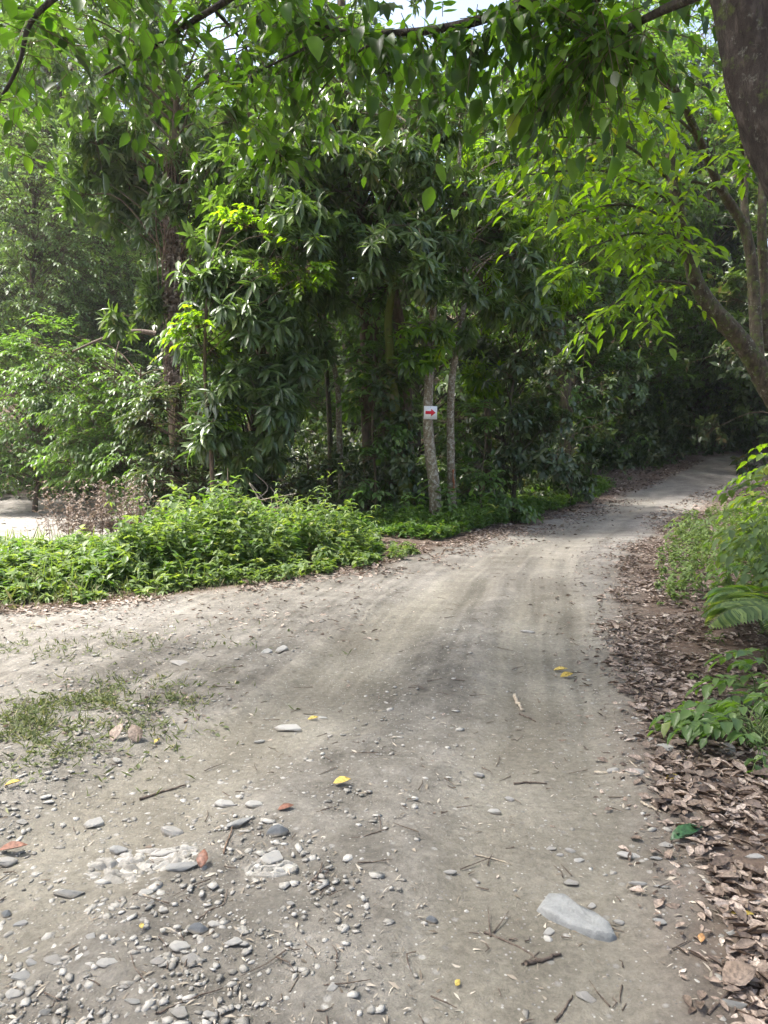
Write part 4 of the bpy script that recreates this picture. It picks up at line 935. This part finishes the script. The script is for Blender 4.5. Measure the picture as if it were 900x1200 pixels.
# ------------------------------------------------------------------ leaf litter
lt = Leaves()
def litter(x, y, size, lift=.02):
    n = len(x); P = np.stack([x, y, gz(x, y) + U(.002, lift, n) * .7], -1)
    a = U(0, 6.28, n); D = np.stack([np.cos(a), np.sin(a), U(-.12, .22, n)], -1)
    Nn = rng.normal(size=(n, 3)) * .27 + [0, 0, 1]; Nn[:, 2] *= np.where(U(0, 1, n) < .35, -1, 1)
    lt.add('dry', P, D, Nn, size * (.45 + .95 * U(0, 1, n) ** 1.6), np.clip(U(0, 1, n) ** 1.2 * .9 + .2 * fbm(x, y, .5, 2, 71), 0, 1), U(.6, 1.3, n))
n = 25000; y = 1.5 + U(0, 1, n) ** 1.5 * 17; x = edge_r(y) + np.abs(rng.normal(size=n)) * (.55 + .05 * y) + .02 - .12 * np.minimum(y, 5) / 5 - .035 * y * U(0, 1, n) ** 2 + .12 * fbm(x=y, y=y * 0, s=1.1, octv=2, seed=3)
ok = (x < 5.5 + .5 * y) & (fbm(x, y, .33, 3, 141) > -.16 + .25 * sm((x - edge_r(y)) / -.3)); litter(x[ok], y[ok], .062, .03)
n = 1100; y = U(1.6, 14, n); x = edge_r(y) - np.abs(rng.normal(size=n)) * .055 * y; litter(x, y, .045, .01)
n = 22000; y = U(6.6, 22, n); x = edge_l(y) + rng.normal(size=n) * .65 - .35; ok = (x > -7) & (fbm(x, y, .5, 3, 142) > -.15); litter(x[ok], y[ok], .062, .03)
n = 3500; y = U(18, 33, n); x = edge_l(y) + U(-3.5, .3, n); litter(x, y, .12, .03)
n = 2500; y = U(17, 32, n); x = edge_r(y) + U(-1.0, 3, n) ; litter(x, y, .12, .03)
n = 900; y = U(6, 8.5, n); x = U(-6, 0, n); ok = edge_l(y) - x < .4; litter(x[ok], y[ok], .05, .01)
n = 260; x = -1.75 + rng.normal(size=n) * .45; y = 4.35 + rng.normal(size=n) * .3; litter(x, y, .035, .012)
n = 260; y = U(2, 14, n); x = U(-2.5, 3, n); ok = road_in(x, y) > 0; litter(x[ok], y[ok], .03, .006)
o = lt.build("leaf_litter", M['litter']); tag(o, "dry brown fallen leaves heaped along both road margins", "leaf litter", kind='stuff')
# chips and thin debris
ch = Leaves(); n = 11000; y = 1.7 + U(0, 1, n) ** 1.4 * 11; x = U(-.75, .62, n) * y * .8; ok = (road_in(x, y) > -.2) & (U(0, 1, n) > .55 * lane(x, y) - .15 * 0); x, y = x[ok], y[ok]; n = len(x)
a = U(0, 6.28, n); L0 = .008 + .045 * U(0, 1, n) ** 3
ch.add('blade', np.stack([x, y, gz(x, y) + .004], -1), np.stack([np.cos(a), np.sin(a), U(-.05, .15, n)], -1), np.tile([0, 0, 1.], (n, 1)) + rng.normal(size=(n, 3)) * .3, L0, U(0, 1, n), U(1.2, 4, n))
o = ch.build("debris", M['palewood_chip']); tag(o, "tiny wood chips and husks strewn over the dirt", "debris", kind='stuff')
tw = Tubes(); n = 520; y = 1.7 + U(0, 1, n) ** 1.3 * 8; x = U(-.6, .6, n) * y; ok = road_in(x, y) > -1.2; x, y = x[ok], y[ok]; n = len(x)
a = U(0, 6.28, n); L0 = .03 + .13 * U(0, 1, n) ** 2.5; d = np.stack([np.cos(a), np.sin(a), 0 * a], -1); P = np.stack([x, y, gz(x, y) + .006], -1)
tw.add_many(np.stack([P, P + d * (L0 / 2)[:, None] + rng.normal(size=(n, 3)) * [.006, .006, .002], P + d * L0[:, None]], 1), .0028, .0012, 4)
o = tw.build("debris_twigs", M['stick']); tag(o, "thin dry twiglets scattered over the dirt road", "debris", kind='stuff')

# ------------------------------------------------------------------ gravel and stones
def ico():
    import bmesh
    bm = bmesh.new(); bmesh.ops.create_icosphere(bm, subdivisions=1, radius=1); V = np.array([v.co[:] for v in bm.verts]); Fc = np.array([[v.index for v in f.verts] for f in bm.faces])
    bm.free(); return V, Fc
IV, IF = ico()
def gravel(n, x, y, s):
    k = len(IV); jit = 1 + rng.uniform(-.42, .3, (n, k, 1)); a = U(0, 6.28, n); ca, sa = np.cos(a), np.sin(a)
    V = IV[None] * jit * np.stack([U(.7, 1.4, n), U(.45, .95, n), U(.2, .5, n)], -1)[:, None] * s[:, None, None]
    V = np.stack([V[..., 0] * ca[:, None] - V[..., 1] * sa[:, None], V[..., 0] * sa[:, None] + V[..., 1] * ca[:, None], V[..., 2]], -1)
    V = V + np.stack([x, y, gz(x, y) - s * .02], -1)[:, None]
    return V.reshape(-1, 3), (IF[None] + (np.arange(n) * k)[:, None, None]).reshape(-1, 3), np.repeat(U(0, 1, n), k)
n = 30000; y = 1.75 + U(0, 1, n) ** 1.35 * 10; x = U(-.62, .55, n) * y
w_ = np.clip(.25 + .75 * fbm(x, y, .45, 3, 41) + .7 * sm((-x - .1) / .8) * sm((4.5 - y) / 2) + .35 * sm((-x) / 1.5) + .45 * sm(1 - np.abs(x + .25 - .02 * y) / .5) - .5 * lane(x, y), .03, 1)
w_ = w_ * (.35 + .65 * sm((8 - y) / 3))
ok = (road_in(x, y) > -.15) & (U(0, 1, n) < w_); x, y = x[ok], y[ok]; n = len(x)
s = .0025 + .017 * U(0, 1, n) ** 4
Vv, Ff, tt = gravel(n, x, y, s)
o = mesh_obj("gravel", Vv, Ff, M['gravel'], tint=tt, smooth=False); tag(o, "small pale gravel bits loose on the dirt road", "gravel", kind='stuff')
n = 1500; y = 1.8 + U(0, 1, n) ** 1.2 * 5; x = U(-.6, .35, n) * y
w_ = np.clip(.15 + fbm(x, y, .5, 3, 41) + .8 * sm((-x - .1) / .8) * sm((4.2 - y) / 1.5) - .5 * lane(x, y), .03, 1); ok = (road_in(x, y) > 0) & (U(0, 1, n) < w_); x, y = x[ok], y[ok]; n = len(x)
Vv, Ff, tt = gravel(n, x, y, .010 + .022 * U(0, 1, n) ** 2.2); zz = gz(x, y).repeat(len(IV)); Vv[:, 2] = zz + (Vv[:, 2] - zz) * .55 - .001
o = mesh_obj("gravel", Vv, Ff, M['gravel'], tint=tt * .6 + .5, smooth=False); tag(o, "flat stone chips trodden into the dirt", "gravel", kind='stuff')
n = 900; y = U(15, 28, n); x = U(-20, -5, n); s = .02 + .10 * U(0, 1, n) ** 4
Vv, Ff, tt = gravel(n, x, y, s)
o = mesh_obj("gravel", Vv, Ff, M['stone_pale'], tint=tt, smooth=False); tag(o, "pale river gravel covering the clearing", "gravel", kind='stuff')

def stone_mesh(seed, mat, flat=.45, angular=.25):
    import bmesh
    r_ = np.random.default_rng(seed); bm = bmesh.new(); bmesh.ops.create_icosphere(bm, subdivisions=4, radius=1)
    V = np.array([v.co[:] for v in bm.verts])
    for _ in range(13):            # cut facets
        d = unit(r_.normal(size=3)); lim = r_.uniform(.5, .88); t_ = V @ d; over = np.maximum(t_ - lim, 0); V = V - over[:, None] * d * (.8 + angular)
    V = V * (1 + .10 * fbm(V[:, 0] * 1.1 + 7 + V[:, 2] * .6, V[:, 1] + V[:, 2] * .7, .45, 4, seed))[:, None]
    V = V * [1, r_.uniform(.62, .8), flat]
    for v, c in zip(bm.verts, V): v.co = c
    me = bpy.data.meshes.new("stone"); bm.to_mesh(me); bm.free(); me.materials.append(mat)
    me.polygons.foreach_set("use_smooth", np.ones(len(me.polygons), bool)); a_ = me.attributes.new('tint', 'FLOAT', 'POINT'); a_.data.foreach_set('value', np.full(len(me.vertices), r_.uniform(.3, .9), np.float32)); return me
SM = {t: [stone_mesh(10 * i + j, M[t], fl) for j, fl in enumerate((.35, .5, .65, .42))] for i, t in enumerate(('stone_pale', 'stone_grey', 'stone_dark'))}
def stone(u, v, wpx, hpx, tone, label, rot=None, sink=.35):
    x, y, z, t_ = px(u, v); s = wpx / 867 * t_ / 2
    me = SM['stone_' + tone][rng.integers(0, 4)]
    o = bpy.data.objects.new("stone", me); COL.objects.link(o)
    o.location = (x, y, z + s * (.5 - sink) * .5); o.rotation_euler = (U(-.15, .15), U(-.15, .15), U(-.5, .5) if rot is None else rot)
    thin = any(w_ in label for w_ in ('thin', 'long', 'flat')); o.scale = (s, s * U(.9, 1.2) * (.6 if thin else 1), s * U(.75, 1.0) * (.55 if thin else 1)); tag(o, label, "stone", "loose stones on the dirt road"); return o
stones = [
 (265, 944, 28, 'pale', "pale round stone, first of the pair on top of the stony hump"), (299, 945, 25, 'pale', "pale stone, second of the pair on top of the stony hump"),
 (281, 967, 34, 'grey', "flat bluish grey stone just below the pale pair"), (325, 978, 26, 'dark', "dark upright stone at the end of the stony hump"),
 (112, 968, 28, 'pale', "pale rounded stone alone above the rocky rise"), (25, 965, 16, 'pale', "small pale stone near the red and yellow leaf"),
 (6, 1012, 30, 'pale', "pale stone cut by the picture edge, under the red and yellow leaf"), (80, 1049, 46, 'grey', "flat bluish slab lying flush with the dirt"),
 (196, 1001, 40, 'pale', "flat pale rock next to the wide half buried one"), (215, 1018, 44, 'grey', "grey flat rock at the lower side of the rise"),
 (172, 1047, 20, 'pale', "rounded pale stone below the rocky rise"), (200, 977, 34, 'pale', "pale flake of rock above the rise"), (140, 1000, 26, 'grey', "greyish rock bit on the rise"),
 (24, 1085, 18, 'grey', "blue grey stone half sunk near the picture edge"), (7, 1072, 14, 'dark', "small dark stone near the picture edge"), (232, 1092, 24, 'dark', "dark blue grey stone with a light flank, most distinct of the cluster"),
 (212, 1110, 28, 'pale', "pale rounded stone touching the dark blue grey one"), (252, 1085, 18, 'pale', "pale stone standing just beyond the dark blue grey one"), (224, 1126, 30, 'pale', "smooth oval pale stone below the dark blue grey one"),
 (275, 1107, 28, 'pale', "flat pale oval stone beside the dark cluster"), (61, 1126, 28, 'pale', "large pale stone of the near gravel heap"), (127, 1131, 28, 'pale', "pale wedge stone of the near gravel heap"),
 (107, 1100, 16, 'pale', "small creamy stone in the gravel"), (38, 1130, 18, 'grey', "grey stone in front of the large pale one"), (25, 1148, 24, 'grey', "blue grey stone resting on a pale one"),
 (17, 1166, 22, 'pale', "pale stone below the blue grey one at the edge"), (184, 1128, 22, 'pale', "pale knobbly stone in the near gravel"), (145, 1158, 16, 'pale', "little pale stone near the bottom of the gravel"),
 (52, 1188, 20, 'grey', "greyish stone at the bottom of the gravel"), (210, 1188, 30, 'pale', "tall pale angular stone nearest the camera"),
 (155, 1176, 26, 'grey', "flat grey stone near the bottom edge"), (320, 1010, 34, 'pale', "pale crumbly stone under the dark upright one"), (340, 1060, 13, 'pale', "tiny pale stone alone on the dirt"),
 (192, 1068, 14, 'pale', "small upright pale stone between rise and cluster"), (246, 1190, 18, 'pale', "pale stone next to the tall angular one"), (176, 1060, 12, 'grey', "small grey stone next to the rounded pale one"),
 (644, 1094, 18, 'pale', "pale stone against the near end of the big slab"), (694, 1065, 13, 'pale', "small pale stone behind the big slab"), (724, 1083, 16, 'pale', "pale stone at the pointed end of the big slab"),
 (668, 1036, 22, 'pale', "pale oval stone a little beyond the big slab"), (645, 996, 15, 'pale', "first small stone of a row of four"), (655, 1003, 12, 'pale', "second small stone of a row of four"),
 (667, 999, 15, 'pale', "third and tallest stone of a row of four"), (679, 1009, 14, 'pale', "last small stone of a row of four"), (739, 1005, 32, 'pale', "long pale stone with a dark underside near the green leaf"),
 (769, 1008, 15, 'grey', "grey stone beside the long pale one"), (746, 1038, 26, 'pale', "long flat stone, first of the touching pair"), (775, 1041, 20, 'grey', "flat grey stone, second of the touching pair"),
 (779, 991, 19, 'pale', "round white stone at the tip of the green leaf"), (506, 1079, 14, 'dark', "small dark pebble alone in the middle of the road"), (526, 1023, 20, 'pale', "pale flat stone in the grey strip of the road"),
 (580, 952, 18, 'pale', "pale oval stone slanting on the tan wheel track"), (596, 937, 14, 'pale', "smaller pale stone beyond the slanting oval one"), (685, 1170, 28, 'pale', "pale stone almost buried near the bottom edge"),
 (773, 1082, 18, 'grey', "grey stone sunk in the dark dirt by the litter"), (860, 1096, 26, 'grey', "greenish grey flat stone under the yellow leaf"), (890, 1060, 26, 'grey', "speckled grey round stone in the brown leaves"),
 (886, 1006, 26, 'pale', "flat pale stone on the leaf litter"), (857, 1178, 42, 'grey', "long grey stone among the nearest brown leaves"), (340, 857, 40, 'pale', "long thin pale stone on the middle of the road"),
 (378, 843, 17, 'pale', "small pale stone beside the long thin one"), (303, 871, 16, 'pale', "small flat stone short of the long thin one"), (331, 763, 20, 'pale', "pale stone farther up the road"),
 (313, 766, 18, 'pale', "pale stone paired with the one farther up the road"), (212, 779, 36, 'pale', "flat pale rock at the edge of the grass patch"), (617, 742, 20, 'pale', "thin pale stone on the far wheel track"),
 (777, 879, 26, 'pale', "pale rounded stone at the edge of the litter"), (765, 868, 18, 'grey', "grey stone next to the one at the litter edge"), (716, 907, 22, 'pale', "short pale stone in line with the pale stick"),
 (742, 907, 26, 'pale', "pale broken stone beside the pale stick"), (137, 893, 16, 'pale', "small white stone below the curled brown leaf"), (873, 820, 16, 'pale', "pinkish stone on the litter by the weeds"),
 (852, 882, 22, 'pale', "pale stone half under the brown leaves"), (390, 1160, 18, 'pale', "low pale stone in the near dirt"), (560, 910, 16, 'pale', "little pale stone on the far grey strip"),
]
for (u, v, wp, tone, lb) in stones: stone(u, v, wp, 0, tone, lb)
def outcrop(u, v, rx, ry, hh, cells, seed, label):
    x0, y0, z0, _ = px(u, v); r_ = np.random.default_rng(seed); g = 90
    a, b = np.meshgrid(np.linspace(-1, 1, g), np.linspace(-1, 1, g)); x = x0 + a * rx; y = y0 + b * ry
    cp = r_.uniform(-1, 1, (cells, 2)); ch_ = r_.uniform(.25, 1, cells); tl_ = r_.normal(size=(cells, 2)) * .45
    wa = a + .10 * fbm(x, y, .05, 2, seed); wb = b + .10 * fbm(x, y, .05, 2, seed + 9)
    d = np.sqrt(((wa[..., None] - cp[:, 0]) * .8) ** 2 + (wb[..., None] - cp[:, 1]) ** 2); o_ = np.argsort(d, -1); i0 = o_[..., 0]
    d0 = np.take_along_axis(d, o_[..., :1], -1)[..., 0]; d1 = np.take_along_axis(d, o_[..., 1:2], -1)[..., 0]
    h = ch_[i0] + tl_[i0, 0] * (a - cp[i0, 0]) + tl_[i0, 1] * (b - cp[i0, 1]); h = h * sm((d1 - d0) / .09)
    env = 1 - (a * a + b * b) + .35 * fbm(x, y, .12, 2, seed + 3)
    z = gz(x, y) + .35 * hh * fbm(x, y, .03, 3, seed + 20) * sm(env / .3) + np.minimum(hh * h, hh * 1.2) * sm(env / .5) + np.where(env > 0, 0, -.03) - .004 + .002 * fbm(x, y, .02, 3, seed)
    idn = np.arange(g * g).reshape(g, g); F_ = np.stack([idn[:-1, :-1], idn[:-1, 1:], idn[1:, 1:], idn[1:, :-1]], -1).reshape(-1, 4)
    keep = ((env[:-1, :-1] + env[1:, 1:]) / 2 > -.08).ravel()
    o = mesh_obj("rock_outcrop", np.stack([x, y, z], -1).reshape(-1, 3), F_[keep], M['gravel'], tint=r_.uniform(.2, .95, cells)[i0].ravel(), smooth=True)
    tag(o, label, "rock"); return o
outcrop(168, 1014, .25, .13, .026, 60, 3, "jagged grey bedrock ledge showing through the dirt at the top of the rise")
outcrop(318, 1016, .10, .06, .016, 22, 5, "small crumbly rock patch poking out under the dark upright stone")
# the big slab
def slab():
    a = px(640, 1062); b = px(718, 1098); x = (a[0] + b[0]) / 2; y = (a[1] + b[1]) / 2; z = (a[2] + b[2]) / 2
    Lx = math.hypot(b[0] - a[0], b[1] - a[1]); ang = math.atan2(b[1] - a[1], b[0] - a[0])
    out = np.array([(-.52, -.20), (-.54, .12), (-.40, .25), (-.12, .24), (.18, .17), (.42, .10), (.55, -.02), (.50, -.14), (.30, -.22), (0, -.26), (-.3, -.26)]) * Lx
    rings = [(1.05, -.03), (1.03, .008), (.99, .020), (.95, .025), (.72, .030), (.40, .026)]
    V = []; F_ = []; n = len(out)
    for s_, h in rings:
        for i, p in enumerate(out): V.append((p[0] * s_, p[1] * s_, h * (1 + .30 * math.sin(i * 2.1 + s_ * 5) - .25 * p[0] / Lx) if h > 0 else h))
    V.append((0, 0, .028)); V = np.array(V); ca, sa = math.cos(ang), math.sin(ang)
    V = np.stack([V[:, 0] * ca - V[:, 1] * sa + x, V[:, 0] * sa + V[:, 1] * ca + y, V[:, 2] + z], -1)
    for r_ in range(len(rings) - 1):
        for i in range(n): F_.append((r_ * n + i, r_ * n + (i + 1) % n, (r_ + 1) * n + (i + 1) % n, (r_ + 1) * n + i))
    tri = [((len(rings) - 1) * n + i, (len(rings) - 1) * n + (i + 1) % n, len(V) - 1) for i in range(n)]
    o = mesh_obj("stone", V, [np.array(F_), np.array(tri)], M['slab'], tint=np.full(len(V), .3)); tag(o, "big flat pointed slab, largest stone on the near road", "stone", "loose stones on the dirt road")
slab()

# ------------------------------------------------------------------ sticks
def stick(pts, r, label, mat='stick', fork_=None):
    P = [np.array(px(u, v)[:3]) + [0, 0, r * .9] for u, v in pts]; root_ = None
    q = curve(P, 6); q += rng.normal(size=q.shape) * r * .3; tb = Tubes(); tb.add(q, np.linspace(r, r * .55, len(q)), 7, .3, cap=True)
    if fork_:
        for f_ in fork_: 
            Q = curve([np.array(px(u, v)[:3]) + [0, 0, r + h] for u, v, h in f_], 5); tb.add(Q, np.linspace(r * .7, r * .3, len(Q)), 6, .3, cap=True)
    o = tb.build("stick", M[mat]); tag(o, label, "stick", "fallen sticks"); return o
stick([(163, 938), (190, 931), (218, 922)], .006, "straight dark stick on the dirt above the stony hump")
stick([(616, 1134), (637, 1129), (657, 1121)], .007, "short thick stick piece near the big slab")
stick([(568, 1096), (600, 1108), (634, 1128)], .004, "forked dark twig short of the big slab", fork_=[[(575, 1100, 0), (573, 1085, .01), (572, 1072, .02)], [(578, 1096, 0), (590, 1082, .01), (596, 1075, .012)]])
stick([(650, 1200), (660, 1188), (671, 1170)], .004, "dark twig at the bottom edge below the big slab")
stick([(602, 920), (620, 919), (641, 921)], .005, "thin dark stick lying across the tan wheel track")
stick([(738, 893), (750, 905), (762, 916)], .004, "thin pale stick slanting by the litter edge", 'palestick')
stick([(752, 943), (762, 947), (775, 954)], .006, "pale peeled stick near the small yellow leaf", 'palestick')
stick([(602, 818), (607, 827), (612, 835)], .013, "short stub of pale split wood farther up the road", 'palestick')
stick([(556, 1003), (578, 1008), (600, 1014)], .003, "thin pale twig on the near tan track", 'palestick')
stick([(697, 908), (722, 908), (750, 910)], .008, "pale grey stick between two stones at the litter edge", 'palestick')
stick([(725, 762), (750, 756), (790, 748)], .012, "long dark stick on the leaf litter up the road")
stick([(232, 1080), (246, 1068), (262, 1062), (266, 1045)], .003, "curved thin twig above the dark cluster stone")
stick([(262, 1003), (268, 984), (274, 966)], .004, "reddish twig leaning on the stony hump", 'deadvine')
stick([(182, 1190), (215, 1176), (262, 1160)], .003, "thin twig across the near gravel")
stick([(830, 1192), (850, 1170), (880, 1150)], .005, "twig poking out of the nearest brown leaves")
stick([(395, 988), (430, 980), (455, 972)], .003, "thin twig on the grey strip of the road")
stick([(500, 800), (520, 797), (545, 799)], .005, "thin stick far up between the wheel tracks")
stick([(608, 838), (618, 842), (628, 847)], .006, "dark twig bit under the stub of pale wood")
stick([(360, 1040), (372, 1028), (378, 1012)], .004, "bent stick in the middle of the stony dirt")
stick([(848, 1135), (862, 1120), (876, 1112)], .006, "brown stick by the greenish grey stone")

# ------------------------------------------------------------------ single fallen leaves
def fleaf(u, v, wpx, mat, ang, label, kind='dry', curl=0, wd=1.):
    x, y, z, t_ = px(u, v); L = wpx * .82 / 867 * t_; d = np.array([math.cos(ang), math.sin(ang), .06 + curl])
    Lv = Leaves(); Lv.add(kind, [np.array([x, y, z + .008]) - d * [1, 1, 0] * L / 2], [d], [[U(-.3, .3), U(-.45, .1), 1.]], L, U(.1, .6), wd * .85)
    o = Lv.build("fallen_leaf", M[mat]); tag(o, label, "leaf", "single fallen leaves")
    sol = o.modifiers.new("thick", 'SOLIDIFY'); sol.thickness = .0012
    return o
fleaf(401, 920, 26, 'yellow', 0.1, "yellow fallen leaf alone in the middle of the road", wd=1.4)
fleaf(870, 1077, 30, 'yellow', -.5, "bright yellow fallen leaf on the nearest litter", wd=1.5)
fleaf(788, 916, 20, 'yellow', .2, "small round yellow leaf at the litter edge", wd=1.6)
fleaf(15, 922, 22, 'yellow', .3, "faded yellow leaf near the picture edge below the grass", wd=1.2)
fleaf(657, 788, 20, 'yellow', -.3, "yellow green leaf far up the tan track", wd=1.2); fleaf(664, 795, 20, 'yellow', .2, "second yellow green leaf touching the far one", wd=1.2)
fleaf(536, 1156, 12, 'yellow', 1., "tiny yellow leaf on the near dirt", wd=1.6)
fleaf(166, 1090, 10, 'yellow', 2., "tiny yellow leaf in the near gravel", wd=1.6)
fleaf(184, 872, 13, 'yellow', 1.2, "little yellow leaf beside the curled brown one")
fleaf(367, 845, 16, 'yellow', .1, "thin yellow leaf by the long thin stone")
fleaf(806, 984, 62, 'fallen_green', .35, "long dark green fallen leaf at the litter edge", 'ovate', .22, .7)
fleaf(140, 868, 30, 'litter', 1.1, "curled brown leaf at the lower edge of the grass patch", wd=1.6, curl=.6); fleaf(158, 869, 32, 'litter', 2.2, "big brown leaf curled against its twin by the grass patch", wd=1.6, curl=.5)
fleaf(335, 951, 24, 'redleaf', .2, "reddish leaf behind the dark upright stone", wd=1.3)
fleaf(238, 1014, 28, 'redleaf', 1.6, "crumpled reddish brown leaf on the rocky rise", wd=1.4, curl=.4)
fleaf(16, 1001, 44, 'redleaf', .02, "long red and brown leaf lying at the picture edge", wd=.8)
fleaf(822, 1104, 18, 'orange', 1.1, "small orange leaf on dark dirt by the litter", wd=1.3)
fleaf(868, 1155, 54, 'litter', .1, "large lobed brown leaf in the nearest litter", wd=2., curl=.2)
fleaf(852, 1040, 40, 'litter', -.8, "large pinkish brown leaf on the litter rim", wd=1.7, curl=.2)
fleaf(820, 1003, 22, 'litter', .8, "small brown leaf below the green one", wd=1.4, curl=.3)
